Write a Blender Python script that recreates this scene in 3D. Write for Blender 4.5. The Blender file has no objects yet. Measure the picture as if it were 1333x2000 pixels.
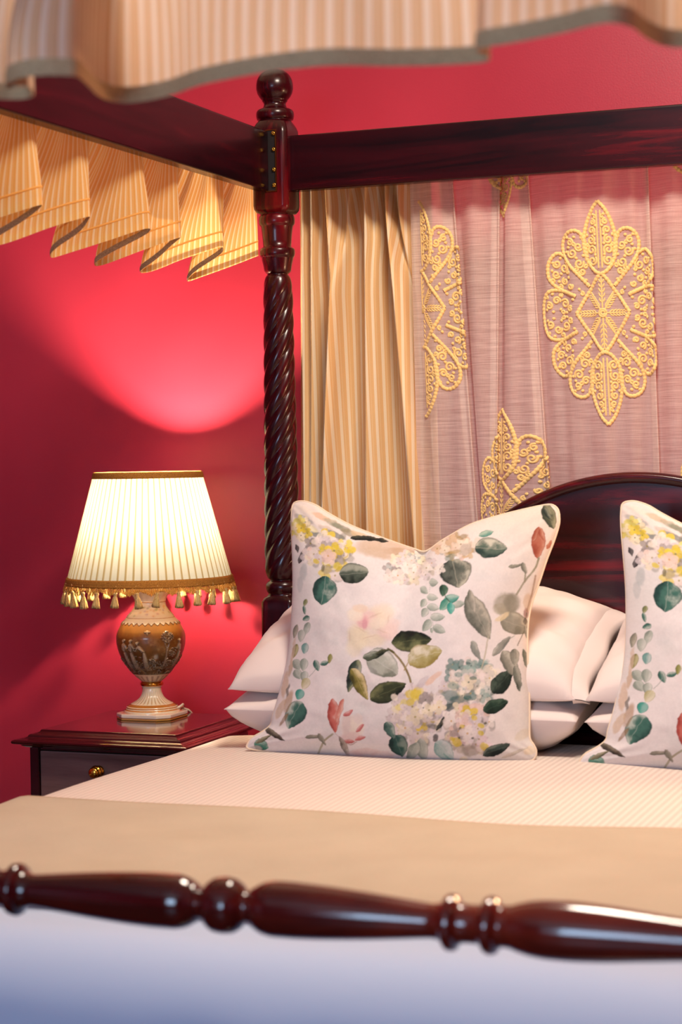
import bpy, bmesh, math, random
import numpy as np
from mathutils import Matrix, Vector

# ------------------------------------------------------------------ camera
EZ = 1.25                      # eye height
FPX = 3800.0                   # focal length in pixels of a 1333 x 2000 frame
YAW, PITCH, ROLL = 0.37211826, -0.02884392, -0.01594179
PW, PH = 1333.0, 2000.0
cy_, sy_ = math.cos(YAW), math.sin(YAW)
FW = np.array([-sy_*math.cos(PITCH), cy_*math.cos(PITCH), math.sin(PITCH)])
_r = np.array([cy_, sy_, 0.0]); _u = np.cross(_r, FW)
RT = math.cos(ROLL)*_r + math.sin(ROLL)*_u
UP = -math.sin(ROLL)*_r + math.cos(ROLL)*_u
EYE = np.array([0.0, 0.0, EZ])

sc = bpy.context.scene
COL = sc.collection
cam_d = bpy.data.cameras.new('camera'); cam = bpy.data.objects.new('camera', cam_d); COL.objects.link(cam)
M4 = Matrix(((RT[0], UP[0], -FW[0], 0), (RT[1], UP[1], -FW[1], 0), (RT[2], UP[2], -FW[2], EZ), (0, 0, 0, 1)))
cam.matrix_world = M4
cam_d.sensor_fit = 'VERTICAL'; cam_d.sensor_height = 36.0; cam_d.sensor_width = 24.0
cam_d.lens = FPX/PH*36.0
cam_d.clip_start = 0.05
cam_d.dof.use_dof = True; cam_d.dof.focus_distance = 3.95; cam_d.dof.aperture_fstop = 4.6
sc.camera = cam

# ------------------------------------------------------------------ light and exposure
sc.view_settings.view_transform = 'Standard'; sc.view_settings.look = 'None'
sc.view_settings.gamma = 1.0; sc.view_settings.exposure = 0.0
sc.view_settings.use_curve_mapping = False
sc.cycles.max_bounces = 10; sc.cycles.transparent_max_bounces = 12
sc.cycles.sample_clamp_indirect = 6.0
sc.cycles.caustics_reflective = False; sc.cycles.caustics_refractive = False

wd = bpy.data.worlds.new('room_world'); sc.world = wd; wd.use_nodes = True
wd.node_tree.nodes['Background'].inputs[0].default_value = (0.55, 0.7, 1.0, 1)
wd.node_tree.nodes['Background'].inputs[1].default_value = 0.05

BULB = 95.0          # radiant watts of the bedside lamp
def area(name, loc, rot, sx, sy, power, col, shape='RECTANGLE'):
    l = bpy.data.lights.new(name, 'AREA'); l.shape = shape; l.size = sx; l.size_y = sy
    l.energy = power; l.color = col
    o = bpy.data.objects.new(name, l); COL.objects.link(o); o.location = loc; o.rotation_euler = rot
    return o
# daylight entering by the window in the wall behind the camera
area('window_daylight', (-0.9, -2.28, 1.55), (math.radians(90), 0, 0), 1.3, 1.3, 84, (0.50, 0.71, 1.0))
# warm ceiling lamp over the foot of the bed
area('ceiling_lamp_light', (-0.7, 2.72, 2.64), (0, 0, 0), 0.5, 0.5, 46, (1.0, 0.86, 0.72), 'DISK')
# the matching lamp on the far side of the bed (outside the frame)
pl = bpy.data.lights.new('far_bedside_lamp_light', 'POINT'); pl.energy = 50; pl.color = (1.0, 0.66, 0.36); pl.shadow_soft_size = 0.12
po = bpy.data.objects.new('far_bedside_lamp_light', pl); COL.objects.link(po); po.location = (0.30, 3.70, 1.10)

# ------------------------------------------------------------------ helpers
def ray(x, y): return FW + RT*(x-PW/2)/FPX - UP*(y-PH/2)/FPX
def onY(x, y, Y): v = ray(x, y); return EYE + v*(Y/v[1])
def onZ(x, y, Z): v = ray(x, y); return EYE + v*((Z-EZ)/v[2])
def onX(x, y, X): v = ray(x, y); return EYE + v*(X/v[0])
def s2l(c):
    c = np.asarray(c, float)/255.0
    return np.where(c <= 0.04045, c/12.92, ((c+0.055)/1.055)**2.4)
def C4(r, g, b): v = s2l((r, g, b)); return (float(v[0]), float(v[1]), float(v[2]), 1.0)

def new_mat(name, col=(200, 200, 200), rough=0.6, metal=0.0, coat=0.0, spec=0.5, sheen=0.0):
    m = bpy.data.materials.new(name); m.use_nodes = True
    b = m.node_tree.nodes['Principled BSDF']
    b.inputs['Base Color'].default_value = C4(*col); b.inputs['Roughness'].default_value = rough
    b.inputs['Metallic'].default_value = metal; b.inputs['Coat Weight'].default_value = coat
    b.inputs['Coat Roughness'].default_value = 0.08
    b.inputs['Specular IOR Level'].default_value = spec
    b.inputs['Sheen Weight'].default_value = sheen
    return m
def N(m, t, **kw):
    n = m.node_tree.nodes.new(t)
    for k, v in kw.items(): setattr(n, k, v)
    return n
def L(m, a, b): m.node_tree.links.new(a, b)
def BS(m): return m.node_tree.nodes['Principled BSDF']
def ramp(m, fac, stops, interp='LINEAR'):
    r = N(m, 'ShaderNodeValToRGB'); r.color_ramp.interpolation = interp
    e = r.color_ramp.elements
    while len(e) < len(stops): e.new(0.5)
    for i, (p, c) in enumerate(stops): e[i].position = p; e[i].color = c if len(c) == 4 else C4(*c)
    L(m, fac, r.inputs[0]); return r.outputs[0]
def coords(m, scale=(1, 1, 1), kind='Object'):
    t = N(m, 'ShaderNodeTexCoord'); mp = N(m, 'ShaderNodeMapping'); mp.inputs['Scale'].default_value = scale
    L(m, t.outputs[kind], mp.inputs['Vector']); return mp.outputs[0]
def noise(m, vec, scale, detail=4, rough=0.55, dist=0.0):
    n = N(m, 'ShaderNodeTexNoise'); n.inputs['Scale'].default_value = scale; n.inputs['Detail'].default_value = detail
    n.inputs['Roughness'].default_value = rough; n.inputs['Distortion'].default_value = dist
    L(m, vec, n.inputs['Vector']); return n.outputs['Fac']
def bump(m, h, strength, dist=0.01, prev=None):
    b = N(m, 'ShaderNodeBump'); b.inputs['Strength'].default_value = strength; b.inputs['Distance'].default_value = dist
    L(m, h, b.inputs['Height'])
    L(m, b.outputs[0], BS(m).inputs['Normal']); return b
def math_n(m, op, a, b=None):
    n = N(m, 'ShaderNodeMath', operation=op)
    for i, v in enumerate((a, b)):
        if v is None: continue
        if isinstance(v, (int, float)): n.inputs[i].default_value = v
        else: L(m, v, n.inputs[i])
    return n.outputs[0]
def add_translucent(m, col_socket_or_val, fac):
    """mix some light passing through the cloth"""
    out = [n for n in m.node_tree.nodes if n.type == 'OUTPUT_MATERIAL'][0]
    t = N(m, 'ShaderNodeBsdfTranslucent'); mx = N(m, 'ShaderNodeMixShader'); mx.inputs[0].default_value = fac
    if isinstance(col_socket_or_val, tuple): t.inputs[0].default_value = col_socket_or_val
    else: L(m, col_socket_or_val, t.inputs[0])
    L(m, BS(m).outputs[0], mx.inputs[1]); L(m, t.outputs[0], mx.inputs[2]); L(m, mx.outputs[0], out.inputs[0])
    return mx

def tag(o, label=None, cat=None, group=None, kind=None):
    if label: o['label'] = label
    if cat: o['category'] = cat
    if group: o['group'] = group
    if kind: o['kind'] = kind
    return o
def thing(name, label, cat, loc=(0, 0, 0), group=None):
    o = bpy.data.objects.new(name, None); COL.objects.link(o); o.location = loc
    o.empty_display_size = 0.05
    return tag(o, label, cat, group)
def place(name, me, mat, parent=None, world=True):
    """link a mesh (given in world coordinates) as one object under parent"""
    o = bpy.data.objects.new(name, me); COL.objects.link(o)
    for mm in (mat if isinstance(mat, (list, tuple)) else [mat]): me.materials.append(mm)
    if parent is not None:
        off = Vector((0, 0, 0)); p = parent
        while p is not None: off += Vector(p.location); p = p.parent
        o.parent = parent
        if world: me.transform(Matrix.Translation(-off))
    return o
def origin_to(o, loc):
    """move the origin of a top-level mesh to loc without moving its shape"""
    d = Vector(loc)-Vector(o.location); o.data.transform(Matrix.Translation(-d)); o.location = Vector(loc); return o
def mesh_np(name, V, Fq, smooth=True, uv=None, colr=None):
    me = bpy.data.meshes.new(name)
    V = np.asarray(V, float)
    me.from_pydata(V.tolist(), [], Fq if isinstance(Fq, list) else np.asarray(Fq).tolist())
    if smooth: me.polygons.foreach_set('use_smooth', np.ones(len(me.polygons), bool))
    if uv is not None:
        ul = me.uv_layers.new(name='UVMap'); idx = np.empty(len(me.loops), np.int32); me.loops.foreach_get('vertex_index', idx)
        ul.data.foreach_set('uv', np.asarray(uv, float)[idx].ravel())
    if colr is not None:
        ca = me.color_attributes.new(name='print', type='FLOAT_COLOR', domain='POINT')
        c4 = np.ones((len(V), 4)); c4[:, :3] = colr; ca.data.foreach_set('color', c4.ravel().astype(np.float32))
    me.update(); return me
def grid_faces(nu, nv, closed_u=False, off=0):
    i = np.arange(nv-1)[:, None]; j = np.arange(nu if closed_u else nu-1)[None, :]
    j2 = (j+1) % nu
    a = i*nu+j; b = i*nu+j2; c = (i+1)*nu+j2; d = (i+1)*nu+j
    return (np.stack([a, b, c, d], -1).reshape(-1, 4)+off)
def loft(name, rings, smooth=True, cap=True, uv=None, colr=None):
    """rings: array (n, m, 3) of closed rings"""
    R_ = np.asarray(rings); n, m, _ = R_.shape
    V = R_.reshape(-1, 3); Fq = grid_faces(m, n, True).tolist()
    if cap:
        Fq.append(list(range(m))[::-1]); Fq.append([(n-1)*m+k for k in range(m)])
    return mesh_np(name, V, Fq, smooth, uv, colr)
def lathe_rings(prof, nseg=48, center=(0, 0, 0), axis='Z'):
    p = np.asarray(prof, float); th = np.linspace(0, 2*np.pi, nseg, endpoint=False)
    c, s = np.cos(th), np.sin(th); out = np.zeros((len(p), nseg, 3))
    if axis == 'Z':
        out[:, :, 0] = p[:, 1:2]*c; out[:, :, 1] = p[:, 1:2]*s; out[:, :, 2] = p[:, 0:1]
    elif axis == 'X':
        out[:, :, 1] = p[:, 1:2]*c; out[:, :, 2] = p[:, 1:2]*s; out[:, :, 0] = p[:, 0:1]
    else:
        out[:, :, 0] = p[:, 1:2]*c; out[:, :, 2] = -p[:, 1:2]*s; out[:, :, 1] = p[:, 0:1]
    return out+np.asarray(center, float)
def dense(prof, n=200):
    """smooth monotone resample of a (pos, radius) profile by cubic Hermite pieces"""
    p = np.asarray(prof, float); x, y = p[:, 0], p[:, 1]
    o = np.argsort(x, kind='stable'); x, y = x[o], y[o]
    d = np.diff(y)/np.maximum(np.diff(x), 1e-9); m = np.zeros_like(y)
    m[0], m[-1] = d[0], d[-1]
    for i in range(1, len(y)-1): m[i] = 0 if d[i-1]*d[i] <= 0 else 2*d[i-1]*d[i]/(d[i-1]+d[i])
    out = []
    tot = x[-1]-x[0]
    for i in range(len(x)-1):
        k = max(4, int(n*(x[i+1]-x[i])/tot)); h = x[i+1]-x[i]
        for t in np.linspace(0, 1, k, endpoint=False):
            out.append((x[i]+t*h, (2*t**3-3*t**2+1)*y[i]+(t**3-2*t**2+t)*h*m[i]+(-2*t**3+3*t**2)*y[i+1]+(t**3-t**2)*h*m[i+1]))
    out.append((x[-1], y[-1])); return np.array(out)
def bm_box(bm, x0, x1, y0, y1, z0, z1):
    v = [bm.verts.new((x, y, z)) for z in (z0, z1) for y in (y0, y1) for x in (x0, x1)]
    for f in ((0, 2, 3, 1), (4, 5, 7, 6), (0, 1, 5, 4), (2, 6, 7, 3), (0, 4, 6, 2), (1, 3, 7, 5)): bm.faces.new([v[i] for i in f])
def box_me(name, x0, x1, y0, y1, z0, z1, bev=0.003, seg=2):
    bm = bmesh.new(); bm_box(bm, x0, x1, y0, y1, z0, z1)
    if bev: bmesh.ops.bevel(bm, geom=bm.edges[:], offset=bev, segments=seg, profile=0.7, affect='EDGES')
    bmesh.ops.recalc_face_normals(bm, faces=bm.faces[:])
    me = bpy.data.meshes.new(name); bm.to_mesh(me); bm.free()
    return me
def tube(name, pts, r, nseg=8, cap=True):
    P = np.asarray(pts, float); T = np.gradient(P, axis=0); T /= np.linalg.norm(T, axis=1)[:, None]+1e-12
    r = np.broadcast_to(np.asarray(r, float), (len(P),))
    n = np.cross(T[0], [0, 0, 1.0]);
    if np.linalg.norm(n) < 1e-3: n = np.cross(T[0], [1.0, 0, 0])
    n /= np.linalg.norm(n); rings = []
    th = np.linspace(0, 2*np.pi, nseg, endpoint=False)
    for i in range(len(P)):
        n = n-T[i]*np.dot(n, T[i]); n /= np.linalg.norm(n)+1e-12; b = np.cross(T[i], n)
        rings.append(P[i]+r[i]*(np.cos(th)[:, None]*n+np.sin(th)[:, None]*b))
    return loft(name, rings, cap=cap)
def cat_meshes(parts):
    V, Fq, k = [], [], 0
    for v, f in parts:
        V.append(np.asarray(v)); Fq += (np.asarray(f)+k).tolist(); k += len(v)
    return np.concatenate(V), Fq
def catmull(pts, n, closed=False):
    P = np.asarray(pts, float)
    if not closed: P = np.vstack([2*P[0]-P[1], P, 2*P[-1]-P[-2]])
    else: P = np.vstack([P[-1], P, P[0], P[1]])
    out = []
    for i in range(1, len(P)-2):
        p0, p1, p2, p3 = P[i-1], P[i], P[i+1], P[i+2]
        for t in np.linspace(0, 1, n, endpoint=False):
            out.append(0.5*((2*p1)+(-p0+p2)*t+(2*p0-5*p1+4*p2-p3)*t*t+(-p0+3*p1-3*p2+p3)*t**3))
    out.append(P[-2]); return np.array(out)
def resample(P, n):
    P = np.asarray(P, float); s = np.r_[0, np.cumsum(np.linalg.norm(np.diff(P, axis=0), axis=1))]
    t = np.linspace(0, s[-1], n); return np.stack([np.interp(t, s, P[:, k]) for k in range(P.shape[1])], 1)
def vnoise(shape, cell, seed):
    """smooth value noise in [0, 1] on a raster"""
    rg = np.random.RandomState(seed); h, w = shape; gh, gw = int(h/cell)+3, int(w/cell)+3
    g = rg.rand(gh, gw); yy = np.arange(h)/cell; xx = np.arange(w)/cell
    y0 = yy.astype(int); x0 = xx.astype(int); fy = yy-y0; fx = xx-x0
    fy = (fy*fy*(3-2*fy))[:, None]; fx = (fx*fx*(3-2*fx))[None, :]
    a = g[np.ix_(y0, x0)]; b = g[np.ix_(y0, x0+1)]; c = g[np.ix_(y0+1, x0)]; d = g[np.ix_(y0+1, x0+1)]
    return (a*(1-fx)+b*fx)*(1-fy)+(c*(1-fx)+d*fx)*fy
def fnoise(shape, cell, seed, oct=4):
    o = 0; a = 1; t = 0
    for k in range(oct): o = o+a*vnoise(shape, max(cell/2**k, 1.5), seed+k*17); t += a; a *= 0.55
    return o/t
def sstep(a, b, x): t = np.clip((x-a)/(b-a), 0, 1); return t*t*(3-2*t)

# ------------------------------------------------------------------ materials
def wood(name, axis='X', c=((14, 0, 3), (48, 2, 9), (118, 10, 20)), rough=0.26, coat=0.15, gs=1.0):
    m = new_mat(name, c[1], rough, 0, coat, 0.35)
    s = {'X': (1.2, 16, 16), 'Y': (16, 1.2, 16), 'Z': (16, 16, 1.2)}[axis]
    v = coords(m, tuple(q*gs for q in s))
    f = noise(m, v, 1.6, 6, 0.62, 0.6)
    v2 = coords(m, tuple(q*gs for q in {'X': (0.8, 3, 3), 'Y': (3, 0.8, 3), 'Z': (3, 3, 0.8)}[axis]))
    g = noise(m, v2, 1.7, 3)
    mixf = math_n(m, 'ADD', math_n(m, 'MULTIPLY', f, 0.65), math_n(m, 'MULTIPLY', g, 0.35))
    c_ = ramp(m, mixf, [(0.36, c[0]), (0.52, c[1]), (0.68, c[2])])
    L(m, c_, BS(m).inputs['Base Color']); bump(m, f, 0.04, 0.002)
    return m
W_X = wood('mahogany_along_x', 'X'); W_Y_SHADED = wood('mahogany_along_y_shaded', 'Y', ((10, 0, 3), (36, 1, 8), (76, 6, 14))); W_Z = wood('mahogany_along_z', 'Z')  # along-y copy is darker, painting the side rails' shade into the wood
W_TURN = wood('turned_mahogany', 'X', ((26, 4, 5), (72, 14, 12), (120, 38, 22)), 0.17, 0.7)
W_NS = wood('nightstand_mahogany', 'X', ((20, 5, 8), (48, 10, 14), (80, 24, 26)), 0.16, 0.8)
W_DRAWER_SHEEN = wood('drawer_mahogany_sheen', 'X', ((94, 70, 66), (128, 98, 92), (150, 120, 112)), 0.36, 0.3)  # mahogany greyed and lightened to paint in the window's sheen
def wall_mat():
    m = new_mat('red_wall_paint', (172, 44, 66), 0.36, 0, 0, 0.5)
    v = coords(m); n = noise(m, v, 3.0, 2)
    L(m, ramp(m, n, [(0.3, (169, 41, 63)), (0.7, (176, 47, 69))]), BS(m).inputs['Base Color'])
    bump(m, noise(m, v, 240, 2), 0.10, 0.002); return m
M_WALL = wall_mat()
M_CEIL = new_mat('ceiling_paint', (235, 228, 215), 0.9)
M_FLOOR = wood('floor_boards', 'Y', ((60, 34, 22), (86, 52, 34), (110, 72, 48)), 0.4, 0.1)
M_TRIM = new_mat('white_gloss_trim', (228, 222, 210), 0.4)
M_BRASS = new_mat('polished_brass', (214, 158, 62), 0.2, 1.0)
M_ANTIQUE = new_mat('aged_bracket_brass', (150, 84, 40), 0.34, 1.0)

def stripe_mat(name, period, tan, mid, light, trans, tcol=None):
    m = new_mat(name, light, 0.85, 0, 0, 0.15, 0.1)
    t = N(m, 'ShaderNodeUVMap'); sp = N(m, 'ShaderNodeSeparateXYZ'); L(m, t.outputs[0], sp.inputs[0])
    fr = math_n(m, 'FRACT', math_n(m, 'MULTIPLY', sp.outputs[0], 1.0/period))
    c_ = ramp(m, fr, [(0.0, tan), (0.10, tan), (0.15, light), (0.44, light), (0.50, tan), (0.60, tan), (0.64, mid), (0.72, mid), (0.77, tan), (1.0, tan)])
    v = coords(m, (900, 900, 900), 'UV'); n = noise(m, v, 1.0, 2)
    mx = N(m, 'ShaderNodeMix', data_type='RGBA', blend_type='MULTIPLY'); mx.inputs[0].default_value = 0.14
    L(m, c_, mx.inputs[6]); L(m, ramp(m, n, [(0.25, (90, 90, 90)), (0.75, (255, 255, 255))]), mx.inputs[7])
    L(m, mx.outputs[2], BS(m).inputs['Base Color']); bump(m, n, 0.12, 0.001)
    if trans: add_translucent(m, mx.outputs[2] if tcol is None else tcol, trans)
    return m
M_STRIPE = stripe_mat('striped_curtain_cloth', 0.0168, (240, 196, 136), (243, 206, 152), (252, 232, 196), 0.14)
M_VALANCE = stripe_mat('striped_valance_cloth', 0.0128, (244, 194, 112), (248, 210, 140), (254, 236, 194), 0.6)
M_VALANCE_F = stripe_mat('striped_front_valance_cloth', 0.019, (224, 186, 146), (230, 198, 164), (242, 222, 200), 0.36)
def braid_mat(name, a, b, sc_=700, st=(1, 1, 1)):
    m = new_mat(name, a, 0.8, 0, 0, 0.2)
    n = noise(m, coords(m, st), sc_, 1)
    L(m, ramp(m, n, [(0.35, a), (0.65, b)]), BS(m).inputs['Base Color']); bump(m, n, 0.6, 0.002); return m
M_BRAID = braid_mat('grey_beige_braid', (158, 138, 108), (206, 184, 148))
M_BRAID_F = braid_mat('beige_front_braid', (166, 142, 106), (204, 176, 136))
M_GOLDBRAID = braid_mat('gold_brown_braid', (120, 66, 24), (206, 146, 62), 1100)
M_FRINGE = braid_mat('gold_fringe_thread', (176, 112, 36), (236, 184, 92), 900)
M_TASSEL = braid_mat('tassel_thread', (176, 140, 78), (226, 196, 134), 420, (4, 4, .25))
# ------------------------------------------------------------------ the room
XC = -0.845; HW = 0.752; YH, YF = 3.75, 1.81        # bed centre line, half width to post axes, head and foot planes
XL, XR = XC-HW, XC+HW
WALL_Y = 4.05
RX0, RX1, RY0, RZ1 = -3.1, 1.5, -2.4, 2.72
def slab(name, x0, x1, y0, y1, z0, z1, mat, kind='structure'):
    o = place(name, box_me(name, x0, x1, y0, y1, z0, z1, 0), mat); tag(o, kind=kind); return o
slab('floor', RX0-.1, RX1+.1, RY0-.1, WALL_Y+.1, -0.1, 0.0, M_FLOOR)
slab('ceiling', RX0-.1, RX1+.1, RY0-.1, WALL_Y+.1, RZ1, RZ1+.1, M_CEIL)
slab('wall_back', RX0-.1, RX1+.1, WALL_Y, WALL_Y+.1, 0, RZ1, M_WALL)
slab('wall_left', RX0-.1, RX0, RY0, WALL_Y, 0, RZ1, M_WALL)
slab('wall_right', RX1, RX1+.1, RY0, WALL_Y, 0, RZ1, M_WALL)
# front wall (behind the camera) with the window opening
def front_wall():
    bm = bmesh.new()
    x0, x1, z0, z1 = -1.6, -0.2, 0.85, 2.25
    bm_box(bm, RX0, x0, RY0-.1, RY0, 0, RZ1); bm_box(bm, x1, RX1, RY0-.1, RY0, 0, RZ1)
    bm_box(bm, x0, x1, RY0-.1, RY0, 0, z0); bm_box(bm, x0, x1, RY0-.1, RY0, z1, RZ1)
    me = bpy.data.meshes.new('wall_front'); bm.to_mesh(me); bm.free()
    tag(place('wall_front', me, M_WALL), kind='structure')
    bm = bmesh.new()
    for a in ((x0, x0+.06, z0, z1), (x1-.06, x1, z0, z1), (x0+.06, x1-.06, z0, z0+.06), (x0+.06, x1-.06, z1-.06, z1), ((x0+x1)/2-.02, (x0+x1)/2+.02, z0+.06, z1-.06)):
        bm_box(bm, a[0], a[1], RY0-.08, RY0-.02, a[2], a[3])
    me = bpy.data.meshes.new('window_1'); bm.to_mesh(me); bm.free()
    w = tag(place('window_1', me, M_TRIM), kind='structure')
front_wall()
slab('baseboard_back', RX0, RX1, WALL_Y-.018, WALL_Y, 0, 0.14, M_TRIM)
slab('baseboard_left', RX0, RX0+.018, RY0, WALL_Y-.018, 0, 0.14, M_TRIM)

# ------------------------------------------------------------------ four-poster bed
bed = thing('four_poster_bed', 'dark mahogany four-poster bed with rope-twist posts and an arched headboard', 'bed', (XC, (YH+YF)/2, 0))
def zp(y): return float(onY(541, y, YH)[2])
PXM = 930.0                                           # photo pixels per metre at the head post
def ring(x, y, z, rc, a=None, q=0.0, lobes=0, amp=0.0, ph=0.0, n=96):
    th = np.linspace(0, 2*np.pi, n, endpoint=False)+np.pi/4
    r = np.full(n, rc)
    if lobes:
        k = np.abs(np.cos(lobes*(th-ph)/2))
        r = rc*(1-amp+amp*(k**0.75))
    if a is not None and q > 0:
        c, s = np.abs(np.cos(th)), np.abs(np.sin(th))
        sq = np.minimum(a/np.maximum(c, s), a*1.80/(c+s))
        r = (1-q)*r+q*sq
    return np.stack([x+r*np.cos(th), y+r*np.sin(th), np.full(n, z)], 1)
def post_mesh(x, y):
    R_ = []
    top = lambda v: zp(130+v/3.506)                   # rows of the close-up of the post's head
    hw = lambda p: p/3.506/PXM
    # base block up to the twist
    zb = zp(1163)
    ab = 0.0375
    R_ += [ring(x, y, 0.0, ab, ab, 1), ring(x, y, zb-.03, ab, ab, 1), ring(x, y, zb-.012, ab, ab*.99, 1), ring(x, y, zb-.004, ab*.9, ab*.93, .75), ring(x, y, zb, ab*.84, ab*.85, .4)]
    lo = [(zp(1159), .030), (zp(1155), .0335), (zp(1150), .0355), (zp(1145), .0362), (zp(1140), .0352), (zp(1136), .032), (zp(1133), .0285)]
    R_ += [ring(x, y, z, r) for z, r in lo]
    z0, z1 = zp(1132), zp(537)
    m = 330
    for i in range(m+1):
        t = i/m; z = z0+(z1-z0)*t
        r0 = .0372*(1-t)+.0298*t
        e = min(1, (z-z0)/.035, (z1-z)/.035); sh = math.sqrt(max(0, 1-(1-e)**2))
        r = r0*(.70+.30*sh)
        en = min(1.0, (z-z0)/.07, (z1-z)/.06)
        R_.append(ring(x, y, z, r*(1+.035*en), None, 0, 6, .16*max(0, en), (z-z0)*2*np.pi/.262))
    up = [(1420, 76), (1415, 82), (1408, 88), (1400, 92), (1370, 96), (1320, 107), (1312, 108), (1308, 112), (1300, 117), (1285, 120), (1265, 120), (1250, 116), (1242, 104), (1236, 95), (1200, 97), (1130, 104), (1100, 108), (1094, 110), (1088, 117), (1075, 122), (1050, 123), (1030, 120), (1020, 112)]
    R_ += [ring(x, y, top(v), hw(p)) for v, p in up]
    ab = 0.0395
    R_ += [ring(x, y, top(1014), .030, ab*.80, .5), ring(x, y, top(1008), .033, ab*.88, .9), ring(x, y, top(985), ab, ab*.97, 1), ring(x, y, top(960), ab, ab, 1)]
    R_ += [ring(x, y, top(470), ab, ab, 1), ring(x, y, top(440), ab*1.02, ab*.985, .95), ring(x, y, top(415), ab*.98, ab*.94, .8), ring(x, y, top(395), ab*.93, ab*.88, .6), ring(x, y, top(378), .0345, ab*.8, .3), ring(x, y, top(370), .0325)]
    fin = [(366, 122), (355, 126), (335, 129), (315, 127), (302, 120), (295, 108), (290, 88), (280, 80), (262, 74), (248, 76), (240, 84), (236, 86), (230, 86), (226, 90), (210, 104), (185, 118), (155, 125), (125, 125), (95, 120), (65, 106), (45, 88), (28, 64), (18, 36), (13, 14)]
    R_ += [ring(x, y, top(v), hw(p)) for v, p in fin]
    return loft('bed_post', R_)
pm = post_mesh(0, 0)
posts = []
for px_, py_ in ((XL, YH), (XR, YH), (XL, YF), (XR, YF)):
    if not posts:
        o = place('bed_post', pm, W_Z, bed, world=False)
    else:
        o = posts[0].copy(); COL.objects.link(o); o.parent = bed
    o.location = (px_-XC, py_-(YH+YF)/2, 0); posts.append(o)
# brass bolt plate with screws on the front of the head post
def bracket(post, x, y):
    yf = y-.0395
    za, zb = zp(379), zp(259)
    xa, xb = x-.005, x+.019
    bm = bmesh.new()
    bm_box(bm, xb-.0022, xb, yf-.004, yf+.001, za, zb); bm_box(bm, xa, xa+.0012, yf-.002, yf+.001, za, zb)
    bm_box(bm, xa+.0012, xb-.0022, yf-.002, yf+.001, zb-.002, zb); bm_box(bm, xa+.0012, xb-.0022, yf-.002, yf+.001, za, za+.0015)
    me = bpy.data.meshes.new('bolt_plate'); bm.to_mesh(me); bm.free()
    tag(place('bolt_plate', me, M_ANTIQUE, post), 'aged brass bolt plate')
    place('slot_shadow', box_me('slot_shadow', xa+.0012, xb-.0022, yf-.0008, yf+.0006, za+.0015, zb-.002, 0), new_mat('slot_shadow_black', (16, 5, 6), .7), post)  # thin black sheet standing in for the shade inside the slot
    for yy in (267, 298, 337, 367):
        z = zp(yy)
        R_ = lathe_rings([(0, .0005), (-.0012, .0022), (-.0006, .004), (0.001, .0044), (.003, .0044)], 14, (xb-.006, yf-.0035, z), 'Y')
        place('screw', loft('screw', R_), M_BRASS, post)
bracket(posts[0], XL, YH)

zr0, zr1 = EZ+0.550, EZ+0.664
def beam(name, x0, x1, y0, y1, z0, z1, mat, bev=.004):
    return place(name, box_me(name, x0, x1, y0, y1, z0, z1, bev, 3), mat, bed)
beam('canopy_rail', XL+.036, XR-.036, YH-.016, YH+.012, zr0, zr1, W_X)
beam('canopy_rail', XL-.028, XL+.000, YF+.036, YH-.037, zr0, zr1+.008, W_Y_SHADED)
beam('canopy_rail', XR-.000, XR+.028, YF+.036, YH-.037, zr0, zr1+.008, W_Y_SHADED)
beam('canopy_rail', XL+.036, XR-.036, YF-.012, YF+.016, zr0, zr1, W_X)
beam('side_board', XL-.014, XL+.014, YF+.034, YH-.034, .28, .46, W_Y_SHADED)
beam('side_board', XR-.014, XR+.014, YF+.034, YH-.034, .28, .46, W_Y_SHADED)
beam('foot_board', XL+.034, XR-.034, YF-.014, YF+.014, .28, .46, W_X)
beam('slat_base', XL+.02, XR-.02, YF+.02, YH-.03, .37, .40, W_X)

# arched headboard with a raised rim
def arch_pts(inset=0.0):
    """outline from the left foot over the arch to the right foot, in x (from centre) and z"""
    hx = HW-.034-inset
    zs = EZ-.36-inset; zpk = EZ-.0475-inset
    out = [(-hx, .45+inset)]
    out.append((-hx, zs))
    R0 = .475-inset; zc = zpk-R0
    xs = math.sqrt(max(R0**2-(zs-zc)**2, 0))
    for t in np.linspace(0, 1, 6)[1:]: out.append((-hx+(hx-xs)*t, zs))
    a0 = math.atan2(zs-zc, -xs)
    for t in np.linspace(0, 1, 61)[1:]:
        a = a0+(math.pi-a0-a0)*t if False else a0+(math.atan2(zs-zc, xs)-a0)*t
        out.append((R0*math.cos(a), zc+R0*math.sin(a)))
    for t in np.linspace(0, 1, 6)[1:]: out.append((xs+(hx-xs)*t, zs))
    out.append((hx, .45+inset)); return np.array(out)
def headboard():
    A = arch_pts()
    bm = bmesh.new()
    vf = [bm.verts.new((XC+x, YH-.012, z)) for x, z in A]; vb = [bm.verts.new((XC+x, YH+.012, z)) for x, z in A]
    bm.faces.new(vf); bm.faces.new(vb[::-1]); n = len(A)
    for i in range(n): j = (i+1) % n; bm.faces.new((vf[j], vf[i], vb[i], vb[j]))
    bmesh.ops.recalc_face_normals(bm, faces=bm.faces[:])
    me = bpy.data.meshes.new('headboard'); bm.to_mesh(me); bm.free()
    hb = place('headboard', me, W_X, bed)
    B = arch_pts(0.0)[1:-1]
    T = np.gradient(B, axis=0); T /= np.linalg.norm(T, axis=1)[:, None]; Nn = np.stack([T[:, 1], -T[:, 0]], 1)
    prof = [(-.002, .013), (.004, .0135), (.0065, .006), (.0075, -.006), (.006, -.017), (.001, -.022), (-.005, -.0215), (-.010, -.019), (-.014, -.014), (-.015, -.010)]
    rings = [[(XC+b[0]-n_[0]*o, YH+yy, b[1]-n_[1]*o) for o, yy in prof] for b, n_ in zip(B, Nn)]
    place('headboard_rim', loft('headboard_rim', rings), W_X, bed)
headboard()

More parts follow.
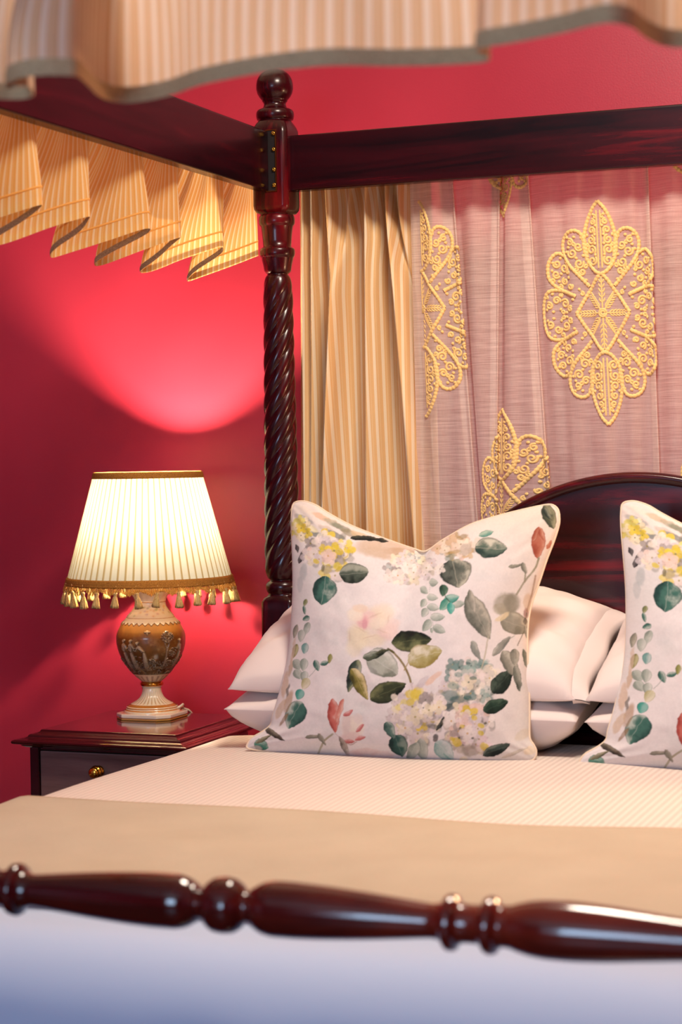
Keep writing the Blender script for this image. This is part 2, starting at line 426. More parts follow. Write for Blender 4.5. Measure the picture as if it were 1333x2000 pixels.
# turned foot rail
def foot_rail():
    h = [(0, .0290), (.009, .0280), (.018, .0228), (.0245, .0160), (.0285, .0150), (.031, .0190), (.034, .0205), (.038, .0232), (.046, .0266), (.058, .0284), (.075, .0284), (.100, .0276),
         (.150, .0242), (.190, .0205), (.215, .0180), (.226, .0172), (.233, .0185), (.238, .0215), (.2405, .0262), (.2445, .0280), (.2505, .0270), (.253, .0218), (.257, .0196), (.266, .0190), (.275, .0196), (.2785, .0225), (.281, .0268), (.2855, .0285), (.2915, .0272),
         (.294, .0226), (.298, .0205), (.304, .0208), (.315, .0240), (.330, .0272), (.345, .0286), (.362, .0288), (.390, .0278), (.440, .0235), (.480, .0198), (.510, .0180), (.530, .0175), (.545, .0185), (.552, .024), (.560, .027), (.568, .024), (.576, .0185), (.60, .019), (.66, .022), (HW-.03, .021)]
    d = dense(h, 420)
    full = np.concatenate([np.stack([-d[::-1, 0], d[::-1, 1]], 1)[:-1], d])
    z = float(onY(440, 1768, YF)[2])
    place('foot_rail', loft('foot_rail', lathe_rings(full, 48, (XC+.003, YF, z), 'X')), W_TURN, bed)
foot_rail()
# ------------------------------------------------------------------ nightstand
NZ = EZ-0.570                                          # height of its top
NX0, NX1, NY0, NY1 = -2.095, -1.780, 3.600, 3.918      # flat part of the top
ns = thing('nightstand', 'dark mahogany nightstand with a moulded top and brass drawer knob beside the bed', 'nightstand', ((NX0+NX1)/2, (NY0+NY1)/2, 0))
def rect_ring(x0, x1, y0, y1, z, d):
    """rectangle grown by d on the left, right and front; the back stays near the wall"""
    return [(x0-d, y0-d, z), (x1+d, y0-d, z), (x1+d, y1+d*.35, z), (x0-d, y1+d*.35, z)]
def ns_top():
    pr = [(0, NZ), (.0015, NZ-.0008), (.003, NZ-.004), (.0065, NZ-.007), (.013, NZ-.0085), (.018, NZ-.0082), (.021, NZ-.0105), (.022, NZ-.0135), (.027, NZ-.016), (.035, NZ-.0175), (.042, NZ-.0178), (.0465, NZ-.0195), (.048, NZ-.0225), (.0465, NZ-.0255), (.043, NZ-.0272), (.034, NZ-.0285), (.030, NZ-.032), (.024, NZ-.0355), (.010, NZ-.036)]
    V = [p for d, z in pr for p in rect_ring(NX0, NX1, NY0, NY1, z, d)]
    Fq = grid_faces(4, len(pr), True)[:, ::-1].tolist(); n = len(pr)
    Fq.append([0, 1, 2, 3]); Fq.append([(n-1)*4+k for k in (3, 2, 1, 0)])
    me = mesh_np('nightstand_top', V, Fq, True)
    for p in me.polygons: p.use_smooth = False
    place('nightstand_top', me, W_NS, ns)
ns_top()
bx0, bx1, by0, by1 = NX0-.022, NX1+.022, NY0-.014, NY1
zc = NZ-.036
place('side_panel', box_me('side_panel', bx0, bx0+.021, by0, by1, .10, zc, .002), W_NS, ns)
place('side_panel', box_me('side_panel', bx1-.021, bx1, by0, by1, .10, zc, .002), W_NS, ns)
place('back_panel', box_me('back_panel', bx0+.021, bx1-.021, by1-.012, by1, .10, zc, .001), W_NS, ns)
place('top_rail', box_me('top_rail', bx0+.021, bx1-.021, by0+.006, by0+.03, zc-.006, zc, .001), W_NS, ns)
place('bottom_panel', box_me('bottom_panel', bx0+.021, bx1-.021, by0+.002, by1-.012, .10, .13, .002), W_NS, ns)
def knob(x, z, par):
    prof = [(.0, .0001), (.0, .011), (-.002, .0115), (-.004, .009), (-.006, .0058), (-.010, .0056), (-.012, .0075), (-.0135, .0115), (-.0165, .0140), (-.0195, .0135), (-.0215, .011), (-.0225, .0095), (-.0235, .0105), (-.0262, .0118), (-.0295, .0108), (-.032, .0075), (-.0332, .003), (-.0335, .0002)]
    place('knob', loft('knob', lathe_rings(prof, 28, (x, by0+.004, z), 'Y')), M_BRASS, par)
dz = [(zc-.150, zc-.008), (zc-.296, zc-.156), (.134, zc-.302)]
for z0, z1 in dz:
    d = place('drawer', box_me('drawer', bx0+.0225, bx1-.0225, by0+.004, by1-.02, z0, z1, .0025), W_DRAWER_SHEEN, ns)
    kz = float(onY(190, 1506, by0)[2]) if z1 > zc-.02 else (z0+z1)/2
    knob(float(onY(193, 1506, by0)[0]), kz, d)
for fx in (bx0+.03, bx1-.03):
    for fy in (by0+.03, by1-.03):
        pr = [(0, .014), (.004, .017), (.02, .023), (.05, .019), (.07, .024), (.085, .03), (.10, .03)]
        place('foot', loft('foot', lathe_rings(pr, 20, (fx, fy, 0))), W_NS, ns)

# ------------------------------------------------------------------ table lamp
LX, LY = -1.952, 3.835
LPX = 891.0
lamp = thing('table_lamp', 'lit table lamp with pleated cream shade, gold tassels and relief urn base', 'lamp', (LX, LY, NZ))
def vz(y): return NZ+(1622-y)/5.554/LPX               # rows of the close-up of the base
def vr(p): return p/5.554/LPX
def porcelain(name, vcol=True, col=(236, 222, 196), rough=0.16):
    m = new_mat(name, col, rough, 0, 0.4, 0.5)
    if vcol:
        a = N(m, 'ShaderNodeVertexColor', layer_name='print'); L(m, a.outputs[0], BS(m).inputs['Base Color'])
    return m
M_PORC = porcelain('glazed_porcelain'); M_RELIEF = porcelain('antiqued_relief_glaze', True, rough=0.3)
M_GOLD = new_mat('gold_lustre', (206, 140, 58), 0.2, 1.0)
def paint_gold(V, col, sel): col[sel] = s2l((166, 104, 40))
# square plinth with clipped corners
def plinth():
    h = .066; c = .024
    def oc(s, z): h2, c2 = h*s, c*s; return [(LX+x, LY+y, z) for x, y in ((-h2+c2, -h2), (h2-c2, -h2), (h2, -h2+c2), (h2, h2-c2), (h2-c2, h2), (-h2+c2, h2), (-h2, h2-c2), (-h2, -h2+c2))]
    R_ = [oc(.985, NZ), oc(1, NZ+.001), oc(1, NZ+.0035), oc(.96, NZ+.004), oc(.96, NZ+.0055), oc(1.0, NZ+.0062), oc(1.0, NZ+.0115), oc(.985, NZ+.013), oc(.80, NZ+.0135)]
    V = np.array(R_).reshape(-1, 3); col = np.tile(s2l((240, 222, 200)), (len(V), 1))
    col[:32] = s2l((196, 140, 66)); col[-8:] = s2l((226, 160, 120))
    me = loft('plinth', R_, False, True, None, col); place('plinth', me, M_PORC, lamp)
plinth()
def foot():
    pr = [(1568, 299), (1560, 303), (1545, 303), (1532, 298), (1524, 288), (1516, 283), (1508, 281), (1500, 279), (1492, 274), (1484, 262), (1474, 244), (1464, 224), (1450, 196), (1430, 164), (1405, 137), (1380, 121), (1350, 109), (1320, 103), (1300, 101), (1292, 104), (1284, 112), (1276, 114)]
    pr = [(vz(y), vr(r)) for y, r in pr]; d = dense(pr, 70); n = 168
    th = np.linspace(0, 2*np.pi, n, endpoint=False)
    zlo, zhi = vz(1462), vz(1312); R_ = []; col = []
    for z, r in d:
        w = sstep(zlo-.002, zlo+.004, z)*(1-sstep(zhi-.006, zhi, z))
        g = np.cos(28*th); rr = r*(1-.035*w*(g > .2)*(g-.2)/.8)
        R_.append(np.stack([LX+rr*np.cos(th), LY+rr*np.sin(th), np.full(n, z)], 1))
        c = np.tile(s2l((238, 224, 192)), (n, 1))
        low = w*(1-sstep(vz(1440), vz(1370), z))
        k = (np.clip((g-.45)*4, 0, 1)*low)[:, None]; c = c*(1-k)+s2l((150, 96, 36))*k
        k = (np.clip((g-.45)*4, 0, 1)*w*.5)[:, None]; c = c*(1-k)+s2l((196, 160, 100))*k
        for yy in (1565, 1527, 1505, 1486, 1474):
            if abs(z-vz(yy)) < .0011: c[:] = s2l((186, 118, 48))
        col.append(c)
    place('lamp_foot', loft('lamp_foot', R_, True, True, None, np.concatenate(col)), M_PORC, lamp)
foot()
pr = [(1278, 108), (1272, 120), (1262, 127), (1250, 128), (1240, 122), (1230, 112), (1222, 108)]
place('gold_collar', loft('gold_collar', lathe_rings(dense([(vz(y), vr(r)) for y, r in pr], 24), 48, (LX, LY, 0))), M_GOLD, lamp)

def urn():
    """the bowl with its raised figures: a height map drawn over the unrolled body"""
    Wd, Hd = 1140, 300
    hm = np.zeros((Hd, Wd)); yy, xx = np.mgrid[0:Hd, 0:Wd].astype(float)
    def cap(x0, y0, x1, y1, r0, r1, h):
        dx, dy = x1-x0, y1-y0; t = np.clip(((xx-x0)*dx+(yy-y0)*dy)/(dx*dx+dy*dy+1e-9), 0, 1)
        d = np.hypot(xx-x0-t*dx, yy-y0-t*dy); r = r0+(r1-r0)*t
        np.maximum(hm, h*np.sqrt(np.clip(1-(d/r)**2, 0, 1)), out=hm)
    rg = random.Random(4)
    def add(x0, y0, x1, y1, r, h):
        """raise a thin fold on top of what is already there"""
        dx, dy = x1-x0, y1-y0; t = np.clip(((xx-x0)*dx+(yy-y0)*dy)/(dx*dx+dy*dy+1e-9), 0, 1)
        d = np.hypot(xx-x0-t*dx, yy-y0-t*dy); hm[:] = hm+h*np.clip(1-(d/r)**2, 0, 1)*(hm > .15)
    def person(x, lean=0, s=1.0, arm=1):
        sx_ = x+lean*26; sy = 134+abs(lean)*10; wx, wy = x+lean*2, 170
        cap(wx, wy, x+4, 254, 8, 21, .62)                                       # skirt
        cap(sx_, sy, wx, wy, 11, 8.5, .80)                                      # bodice
        cap(sx_-8, sy-1, sx_+8, sy+1, 5.5, 5.5, .80)                            # shoulders
        cap(sx_+lean*5, sy-14, sx_+lean*3, sy-4, 3.6, 4.2, .7)                  # neck
        cap(sx_+lean*8, sy-23, sx_+lean*8+1, sy-20, 8.2, 7.6, 1.0); cap(sx_+lean*8+5, sy-27, sx_+lean*8+8, sy-25, 5, 5, .9)   # head, hair
        cap(sx_+arm*9, sy+2, sx_+arm*19, sy+20, 4.4, 3.4, .95); cap(sx_+arm*19, sy+20, sx_+arm*31, sy+14, 3.4, 2.6, .95)
        cap(sx_-arm*9, sy+2, sx_-arm*13, sy+24, 4.2, 3.4, .85); cap(sx_-arm*13, sy+24, wx, wy-2, 3.4, 2.8, .85)
        for k in range(6): add(wx-6+k*2.4, wy+6, x-13+k*7.0, 256, 2.6, .34)
        for k in range(3): add(sx_-5+k*5, sy+6, wx-4+k*4, wy-4, 2.0, .22)
        add(wx-9, wy, wx+9, wy+1, 2.4, -.25)
    def tree(x):
        cap(x, 250, x+2, 150, 5, 3.5, .7); cap(x+2, 170, x+16, 120, 3, 2, .7); cap(x+2, 160, x-12, 120, 3, 2, .7); cap(x+6, 250, x+9, 140, 2.5, 2, .8)
        for k in range(95):
            a = rg.uniform(0, 6.28); q = rg.random()**.5
            cap(x+6+34*q*math.cos(a), 92+30*q*math.sin(a), x+7+34*q*math.cos(a), 93+30*q*math.sin(a), 3.4, 2.6, rg.uniform(.7, 1))
    def bush(x, y, r, n):
        for k in range(n):
            a = rg.uniform(0, 6.28); q = rg.random()**.5; cap(x+r*q*math.cos(a), y+r*q*math.sin(a), x+r*q*math.cos(a)+1, y+r*q*math.sin(a), 3.2, 2.6, rg.uniform(.5, .95))
    for base in (0, 570):
        for x, ln, ar in ((138, 0, 1), (186, 0, 1), (262, -1.1, -1), (478, -.35, -1)): person(base+x, ln, 1.15 if ln == 0 else 1.05, ar)
        tree(base+384); bush(base+300, 236, 30, 70); bush(base+426, 176, 24, 50); bush(base+70, 235, 28, 40); bush(base+520, 226, 30, 40); bush(base+404, 232, 26, 40); bush(base+220, 250, 60, 60); bush(base+450, 254, 50, 60); bush(base+120, 256, 50, 50); bush(base+350, 258, 40, 50)
        cap(base+330, 256, base+530, 262, 6, 7, .45); cap(base+40, 262, base+300, 266, 6, 6, .45)
        cap(base+280, 62, base+280, 78, 8, 3, .8); cap(base+266, 64, base+294, 64, 5, 5, .7)     # small emblem above the figures
    scal = np.abs(((xx/38.0) % 1)-.5)*2
    edge = (np.abs(yy-(18+14*scal)) < 2.0)
    hm = np.maximum(hm, np.where(edge, .5, 0))
    # colours
    tone = fnoise((Hd, Wd), 40, 5); fine = fnoise((Hd, Wd), 7, 9, 2)
    cream = s2l((240, 226, 190)); brown = s2l((134, 88, 36)); dark = s2l((74, 50, 26)); gold = s2l((206, 150, 72))
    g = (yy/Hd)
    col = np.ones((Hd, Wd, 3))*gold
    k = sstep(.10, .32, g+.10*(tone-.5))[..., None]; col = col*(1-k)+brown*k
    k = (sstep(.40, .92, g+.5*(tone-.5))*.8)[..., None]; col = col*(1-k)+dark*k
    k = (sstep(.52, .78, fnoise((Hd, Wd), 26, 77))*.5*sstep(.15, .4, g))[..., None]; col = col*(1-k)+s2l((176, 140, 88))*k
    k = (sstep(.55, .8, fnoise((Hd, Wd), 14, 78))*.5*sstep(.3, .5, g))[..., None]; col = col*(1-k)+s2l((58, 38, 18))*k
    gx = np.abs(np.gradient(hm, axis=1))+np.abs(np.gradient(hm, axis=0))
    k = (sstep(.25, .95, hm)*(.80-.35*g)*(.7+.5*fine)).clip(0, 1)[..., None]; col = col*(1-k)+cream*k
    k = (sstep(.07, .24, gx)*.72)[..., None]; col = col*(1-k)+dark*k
    wt = (yy < 16+14*scal)[..., None]; col = np.where(wt, s2l((246, 238, 216)), col)
    k = (edge*.8)[..., None]; col = col*(1-k)+s2l((120, 84, 40))*k
    pr = [(1226, 108), (1216, 122), (1205, 134), (1190, 152), (1165, 178), (1146, 196), (1140, 204), (1120, 222), (1050, 268), (950, 330), (850, 366), (780, 376), (740, 376), (680, 362), (640, 344), (600, 322), (560, 294), (540, 276), (530, 268), (524, 262)]
    d = dense([(vz(y), vr(r)) for y, r in pr], 210); n = 400
    th = np.linspace(0, 2*np.pi, n, endpoint=False); R_ = []; CC = []
    zt, zb = vz(530), vz(1140)
    ui = ((th-math.radians(-63))/(2*np.pi)*Wd+300) % Wd
    ix = ui.astype(int) % Wd
    for z, r in d:
        f = (zt-z)/(zt-zb)
        if 0 <= f < 1:
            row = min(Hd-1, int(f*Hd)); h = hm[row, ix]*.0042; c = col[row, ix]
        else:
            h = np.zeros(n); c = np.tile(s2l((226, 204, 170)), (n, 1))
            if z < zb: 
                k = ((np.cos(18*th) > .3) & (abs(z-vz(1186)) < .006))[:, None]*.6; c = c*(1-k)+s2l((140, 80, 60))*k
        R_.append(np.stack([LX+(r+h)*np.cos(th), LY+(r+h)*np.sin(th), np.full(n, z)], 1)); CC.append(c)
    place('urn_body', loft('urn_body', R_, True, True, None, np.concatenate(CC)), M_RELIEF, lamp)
urn()
def neck():
    pr = [(526, 264), (520, 262), (505, 254), (480, 232), (455, 208), (430, 190), (405, 176), (380, 170), (362, 168), (354, 171), (346, 168), (330, 171), (300, 184), (270, 204), (245, 218), (232, 224), (225, 234), (212, 237), (196, 236), (184, 230), (172, 222), (160, 205), (150, 190), (146, 120)]
    d = dense([(vz(y), vr(r)) for y, r in pr], 90); n = 96
    th = np.linspace(0, 2*np.pi, n, endpoint=False); R_ = []; CC = []; rg = np.random.RandomState(2)
    spots = [(rg.uniform(0, 6.28), vz(rg.uniform(390, 500)), rg.randint(3)) for k in range(60)]
    for z, r in d:
        c = np.tile(s2l((244, 234, 212)), (n, 1))
        for yy in (526, 355, 228, 234):
            if abs(z-vz(yy)) < .0009: c[:] = s2l((176, 124, 60))
        for a, zz, kk in spots:
            q = np.exp(-(((np.angle(np.exp(1j*(th-a))))*r/.0028)**2+((z-zz)/.0022)**2))[:, None]*.8
            c = c*(1-q)+s2l(((150, 150, 90), (208, 160, 90), (170, 130, 150))[kk])*q
        fl = (vz(350) < z < vz(236))
        rr = r*(1+(.012*np.cos(16*th) if fl else 0))
        if z > vz(222): rr = r*(1+.02*np.cos(12*th))
        R_.append(np.stack([LX+rr*np.cos(th), LY+rr*np.sin(th), np.full(n, z)], 1)); CC.append(c)
    place('urn_neck', loft('urn_neck', R_, True, True, None, np.concatenate(CC)), M_PORC, lamp)
neck()
# shade
SZ1 = float(onY(290, 924, LY)[2]); SZ0 = float(onY(292, 1128, LY)[2]); SR1, SR0 = .1185, .180
LXs = LX
def shade():
    m = new_mat('pleated_shade_cloth', (246, 236, 206), 0.9, 0, 0, 0.1)
    a = N(m, 'ShaderNodeVertexColor', layer_name='print'); L(m, a.outputs[0], BS(m).inputs['Base Color'])
    tl = N(m, 'ShaderNodeMix', data_type='RGBA', blend_type='MULTIPLY'); tl.inputs[0].default_value = 1; L(m, a.outputs[0], tl.inputs[6]); tl.inputs[7].default_value = (0.066, 0.078, 0.092, 1)
    add_translucent(m, tl.outputs[2], 0.6)
    n = 64*8; nz = 14; th = np.linspace(0, 2*np.pi, n, endpoint=False); R_ = []; CC = []
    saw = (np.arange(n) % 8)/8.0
    for i in range(nz+1):
        t = i/nz; r = SR0+(SR1-SR0)*t; z = SZ0+(SZ1-SZ0)*t
        amp = .0030*(1-.35*t)
        rr = r+amp*(saw-.5)*1.0
        R_.append(np.stack([LXs+rr*np.cos(th), LY+rr*np.sin(th), np.full(n, z)], 1))
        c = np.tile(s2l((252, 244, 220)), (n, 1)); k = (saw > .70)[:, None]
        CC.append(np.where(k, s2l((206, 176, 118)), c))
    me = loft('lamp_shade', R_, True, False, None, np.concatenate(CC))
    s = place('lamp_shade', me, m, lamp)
    # bands
    def band(name, z, r, h, t, mat, wav=0.0, dr=0.0):
        prof = [(z-h/2, r+dr+.0005), (z-h/2, r+dr+t*.7), (z-h*.25, r+dr*.5+t), (z-h*.1, r+dr*.2+t*.7), (z, r+t*1.05), (z+h*.1, r-dr*.2+t*.7), (z+h*.25, r-dr*.5+t), (z+h/2, r-dr+t*.7), (z+h/2, r-dr+.0005)]
        R2 = lathe_rings(prof, 240, (LXs, LY, 0))
        th2 = np.linspace(0, 2*np.pi, 240, endpoint=False)
        R2[1:-1, :, 0] += (.0007*np.cos(80*th2))*np.cos(th2); R2[1:-1, :, 1] += (.0007*np.cos(80*th2))*np.sin(th2)
        o = place(name, loft(name, R2, True, False), mat, s); return o
    band('top_braid', SZ1-.004, SR1, .014, .003, M_GOLDBRAID, dr=.002)
    band('bottom_braid', SZ0-.004, SR0+.001, .017, .004, M_GOLDBRAID, dr=.0025)
    # fringe: looped threads in shallow scallops
    nl = 26*12; parts = []; rg = random.Random(1)
    for k in range(nl):
        a = 2*math.pi*k/nl; sc_l = abs(math.cos(13*a)); ln = .008+.010*(1-sc_l)**.6+rg.uniform(-.001, .001)
        r = SR0+.0045; zt = SZ0-.011
        pts = []
        for t in np.linspace(0, 1, 7):
            w = math.sin(math.pi*t); aa = a+(t-.5)*.018; rr = r+.003*w+.002*rg.uniform(-1, 1)
            pts.append((LXs+rr*math.cos(aa), LY+rr*math.sin(aa), zt-ln*w))
        P_ = np.array(pts); T = np.gradient(P_, axis=0); T /= np.linalg.norm(T, axis=1)[:, None]
        out = np.array([math.cos(a), math.sin(a), 0]); b = np.cross(T, out); q = .0012
        V = np.concatenate([np.stack([P_+out*q, P_+b*q, P_-out*q, P_-b*q], 1).reshape(-1, 3)])
        parts.append((V, grid_faces(4, 7, True)))
    V, Fq = cat_meshes(parts); fr = place('fringe', mesh_np('fringe', V, Fq), M_FRINGE, s); tag(fr, kind='stuff')
    # tassels
    def tassel_mesh():
        n = 40; th = np.linspace(0, 2*np.pi, n, endpoint=False); R2 = []
        for z, r, w in [(.006, .0006, 0), (.0, .0007, 0), (-.004, .0010, 0), (-.008, .0011, 0), (-.0085, .0030, 0), (-.0105, .0040, 0), (-.013, .0037, .05), (-.0145, .0031, .0), (-.0155, .0036, 0), (-.0165, .0031, 0), (-.0175, .0036, 0), (-.019, .0040, .06), (-.026, .0054, .10), (-.034, .0066, .13), (-.040, .0074, .15), (-.0405, .003, .15)]:
            rr = r*(1+w*np.cos(13*th)+w*.7*np.cos(7*th+1)); R2.append(np.stack([rr*np.cos(th), rr*np.sin(th), z+.0012*w*8*np.cos(9*th)], 1))
        return loft('tassel', R2)
    tm = tassel_mesh(); rg = random.Random(7)
    for k in range(26):
        a = 2*math.pi*(k+.35)/26+math.radians(-63); r = SR0+.0055
        if k == 0: o = place('tassel', tm, M_TASSEL, s, world=False); first = o
        else: o = first.copy(); COL.objects.link(o); o.parent = s
        o.location = (LXs-LX+r*math.cos(a), r*math.sin(a), SZ0-.012-NZ)
        o.rotation_euler = (rg.uniform(-.14, .14), rg.uniform(-.14, .14), rg.uniform(0, 6)); o.scale = (1.12, 1.12, rg.uniform(.98, 1.12))
    # wire ring holding the shade
    ang = np.linspace(0, 2*np.pi, 65)
    zc_ = vz(146)+.085
    spider = [np.array([(LXs+r*math.cos(a), LY+r*math.sin(a), z) for r, z in ((.012, zc_), (SR1-.01, SZ1-.01), (SR1-.002, SZ1-.008))]) for a in (0.3, 2.39, 4.49)]
    prts = []
    for sp_ in spider:
        me0 = tube('w', sp_, .0011, 6); vv = np.array([v.co[:] for v in me0.vertices]); ff = [list(p.vertices) for p in me0.polygons if len(p.vertices) == 4]
        prts.append((vv, ff)); bpy.data.meshes.remove(me0)
    rg_ = lathe_rings([(zc_-.003, .0115), (zc_-.003, .0145), (zc_+.003, .0145), (zc_+.003, .0115)], 24, (LXs, LY, 0))
    prts.append((rg_.reshape(-1, 3), grid_faces(24, 4, True)))
    V, Fq = cat_meshes(prts); place('shade_carrier', mesh_np('shade_carrier', V, Fq), M_BRASS, lamp)
    # loose thread at the top braid
    p0 = onY(288, 930, LY-SR1)
    pts = catmull([p0+np.array([0, -.004, .004]), p0+np.array([-.002, -.006, -.004]), p0+np.array([.001, -.007, -.010]), p0+np.array([-.003, -.007, -.014])], 5)
    place('loose_thread', tube('loose_thread', pts, .0006, 5), M_GOLDBRAID, s)
shade()
# lamp holder, bulb and cable
pr = [(vz(150), .016), (vz(150)+.012, .017), (vz(150)+.03, .0165), (vz(150)+.055, .0155), (vz(150)+.056, .002)]
place('bulb_holder', loft('bulb_holder', lathe_rings(pr, 28, (LX, LY, 0))), M_BRASS, lamp)
zb = vz(150)+.055
pr = [(zb, .0120), (zb+.010, .0135), (zb+.022, .021), (zb+.034, .0285), (zb+.044, .0300), (zb+.049, .0296), (zb+.0505, .0288)]
place('bulb_light_shield', loft('bulb_light_shield', lathe_rings(dense(pr, 24), 32, (LX, LY, 0))), M_TRIM, lamp)  # unseen opaque collar, widened to keep bulb light off the lower wall
pr = [(zb+.0506, .0285), (zb+.054, .0292), (zb+.062, .0285), (zb+.072, .0240), (zb+.080, .0150), (zb+.084, .004)]
mb = bpy.data.materials.new('lit_bulb'); mb.use_nodes = True
b_ = BS(mb); b_.inputs['Base Color'].default_value = (1, .9, .75, 1); b_.inputs['Emission Color'].default_value = (1.0, 0.76, 0.50, 1)
b_.inputs['Emission Strength'].default_value = BULB/(0.0125*math.pi)
place('bulb', loft('bulb', lathe_rings(dense(pr, 30), 32, (LX, LY, 0))), mb, lamp)
mc = new_mat('white_flex', (232, 220, 200), 0.45)
e_ = onY(376, 1392, NY1+.022)
pts = catmull([(LX+.046, LY+.014, NZ+.016), (LX+.058, LY+.022, NZ+.023), (LX+.5*.060+.5*(e_[0]-LX), LY+.045, NZ+.0245), (e_[0]-.008, NY1-.008, NZ+.012), (e_[0]-.002, NY1+.010, NZ+.004), (e_[0], NY1+.024, NZ-.012), (e_[0], NY1+.030, NZ-.05), (e_[0], NY1+.034, NZ-.2), (e_[0]-.01, NY1+.04, .25)], 8)
place('cable', tube('cable', pts, .0026, 8), mc, lamp)
# ------------------------------------------------------------------ mattress and bedding
BZ = EZ-0.556                                          # top of the duvet
BX0, BX1 = -1.692, 2*XC+1.692                          # hanging sides
M_SHEET = new_mat('white_cotton_sheet', (242, 232, 226), 0.85, 0, 0, 0.2, 0.15)
def cotton(name, col, s=500, st=.06):
    m = new_mat(name, col, 0.85, 0, 0, 0.2, 0.12)
    v = coords(m); bump(m, noise(m, v, s, 2), st, .001); return m
mat_ = thing('mattress', 'white mattress lying in the four-poster bed under the duvet', 'mattress', (XC, (YH+YF)/2, .40))
place('mattress_body', box_me('mattress_body', XL+.045, XR-.045, 2.06, YH-.045, .401, BZ-.029, .05, 5), M_SHEET, mat_)

M_DUVET = new_mat('satin_striped_duvet', (244, 232, 220), 0.7, 0, 0, 0.25, 0.1)
def duvet_mat(m):
    t = N(m, 'ShaderNodeTexCoord'); sp = N(m, 'ShaderNodeSeparateXYZ'); L(m, t.outputs['Object'], sp.inputs[0])
    fr = math_n(m, 'FRACT', math_n(m, 'MULTIPLY', sp.outputs[0], 1/0.0118))
    tri = math_n(m, 'MULTIPLY', math_n(m, 'ABSOLUTE', math_n(m, 'SUBTRACT', fr, .5)), 2.0)
    st = ramp(m, tri, [(.35, (208, 193, 182)), (.65, (222, 208, 197))]); L(m, st, BS(m).inputs['Base Color'])
    rr = ramp(m, tri, [(.4, (.62, .62, .62, 1)), (.6, (.85, .85, .85, 1))]); L(m, rr, BS(m).inputs['Roughness'])
    bump(m, tri, .10, .002)
duvet_mat(M_DUVET)
def drape(name, x0, x1, y0, y1, top, r, hang_l, hang_f, nx, ny, und=None, back_r=.0, front=True, thick=0.0):
    """cloth lying on the bed and rounding over its sides (and foot): cloth coordinates p across, q along"""
    def fold(s, lo, hi, hl, hh):
        """arc coordinate s measured from lo; beyond the edges it turns down; gives position, drop"""
        a = r*math.pi/2
        pos = s.copy(); drop = np.zeros_like(s)
        k = s < lo+r; d = lo+r-s; arc = np.minimum(d, a); pos = np.where(k, lo+r-r*np.sin(arc/r), pos); drop = np.where(k, r*(1-np.cos(arc/r))+np.maximum(d-a, 0), drop)
        k = s > hi-r; d = s-(hi-r); arc = np.minimum(d, a); pos = np.where(k, hi-r+r*np.sin(arc/r), pos); drop = np.where(k, r*(1-np.cos(arc/r))+np.maximum(d-a, 0), drop)
        return pos, drop
    ext = r*math.pi/2-r
    p = np.linspace(x0-hang_l-ext, x1+hang_l+ext, nx)
    q = np.linspace((y0-hang_f-ext) if front else y0+r, y1, ny)
    X, dX = fold(p, x0, x1, 0, 0)
    if front: Y, dY = fold(q, y0, y1+10, 0, 0)
    else: Y, dY = q, np.zeros_like(q)
    XX, YY = np.meshgrid(X, Y); DX, DY = np.meshgrid(dX, dY); QP, QQ = np.meshgrid(p, q)
    Z = top-np.maximum(DX, DY)-.25*np.minimum(DX, DY)
    if und is not None:
        u = und(XX, YY, DX, DY); XX = XX+u[0]; YY = YY+u[1]; Z = Z+u[2]
    V = np.stack([XX, YY, Z], -1).reshape(-1, 3)
    return V, grid_faces(nx, ny), np.stack([QP, QQ], -1).reshape(-1, 2)
def solid_cloth(name, V, nx, ny, t, uv=None):
    """give a cloth grid a thickness t along its normals"""
    G = V.reshape(ny, nx, 3); du = np.gradient(G, axis=1); dv = np.gradient(G, axis=0)
    n = np.cross(du, dv); n /= np.linalg.norm(n, axis=2)[..., None]+1e-12
    B = G-n*t
    VV = np.concatenate([G.reshape(-1, 3), B.reshape(-1, 3)]); k = nx*ny
    F1 = grid_faces(nx, ny); F2 = F1[:, ::-1]+k
    e = []
    top = np.arange(nx); bot = (ny-1)*nx+np.arange(nx); lf = np.arange(ny)*nx; rt = lf+nx-1
    for line, rev in ((top, True), (bot, False), (lf, False), (rt, True)):
        a, b = line[:-1], line[1:]
        f = np.stack([a, a+k, b+k, b], 1) if rev is False else np.stack([a, b, b+k, a+k], 1)
        e.append(f[:, ::-1])
    return mesh_np(name, VV, np.concatenate([F1, F2]+e), True, None if uv is None else np.concatenate([uv, uv]))
rs = np.random.RandomState(3)
def und_duvet(X, Y, DX, DY):
    z = .004*np.sin(3.1*X+1.3*Y)+.003*np.sin(5.3*Y-2*X+1)+.0015*np.sin(11*X+7*Y)
    flat = np.exp(-np.maximum(DX, DY)/.05); z = z*flat
    # foot drop: soft vertical pleats
    w = sstep(.03, .25, DY)
    y = -w*(.006*np.sin(21*X+1.5*np.sin(6*X))+.004*np.sin(43*X+2))
    ws = sstep(.03, .25, DX); x = ws*.008*np.sin(13*Y+1.2*np.sin(4*Y))*np.sign(X-XC)
    # softly lifted by the turned back edge at the head
    z = z-sstep(3.54, 3.64, Y)*.010*(DX < .02)
    return x, y, z
nx, ny = 150, 190
V, Fq, uv = drape('duvet', BX0, BX1, 2.30, 3.625, BZ, .065, .24, 0, nx, ny, und_duvet, front=False)
duvet = tag(place('duvet', solid_cloth('duvet', V, nx, ny, .018, uv), M_DUVET), 'white satin-striped duvet spread over the bed', 'duvet'); origin_to(duvet, (XC, 2.7, BZ-.02))

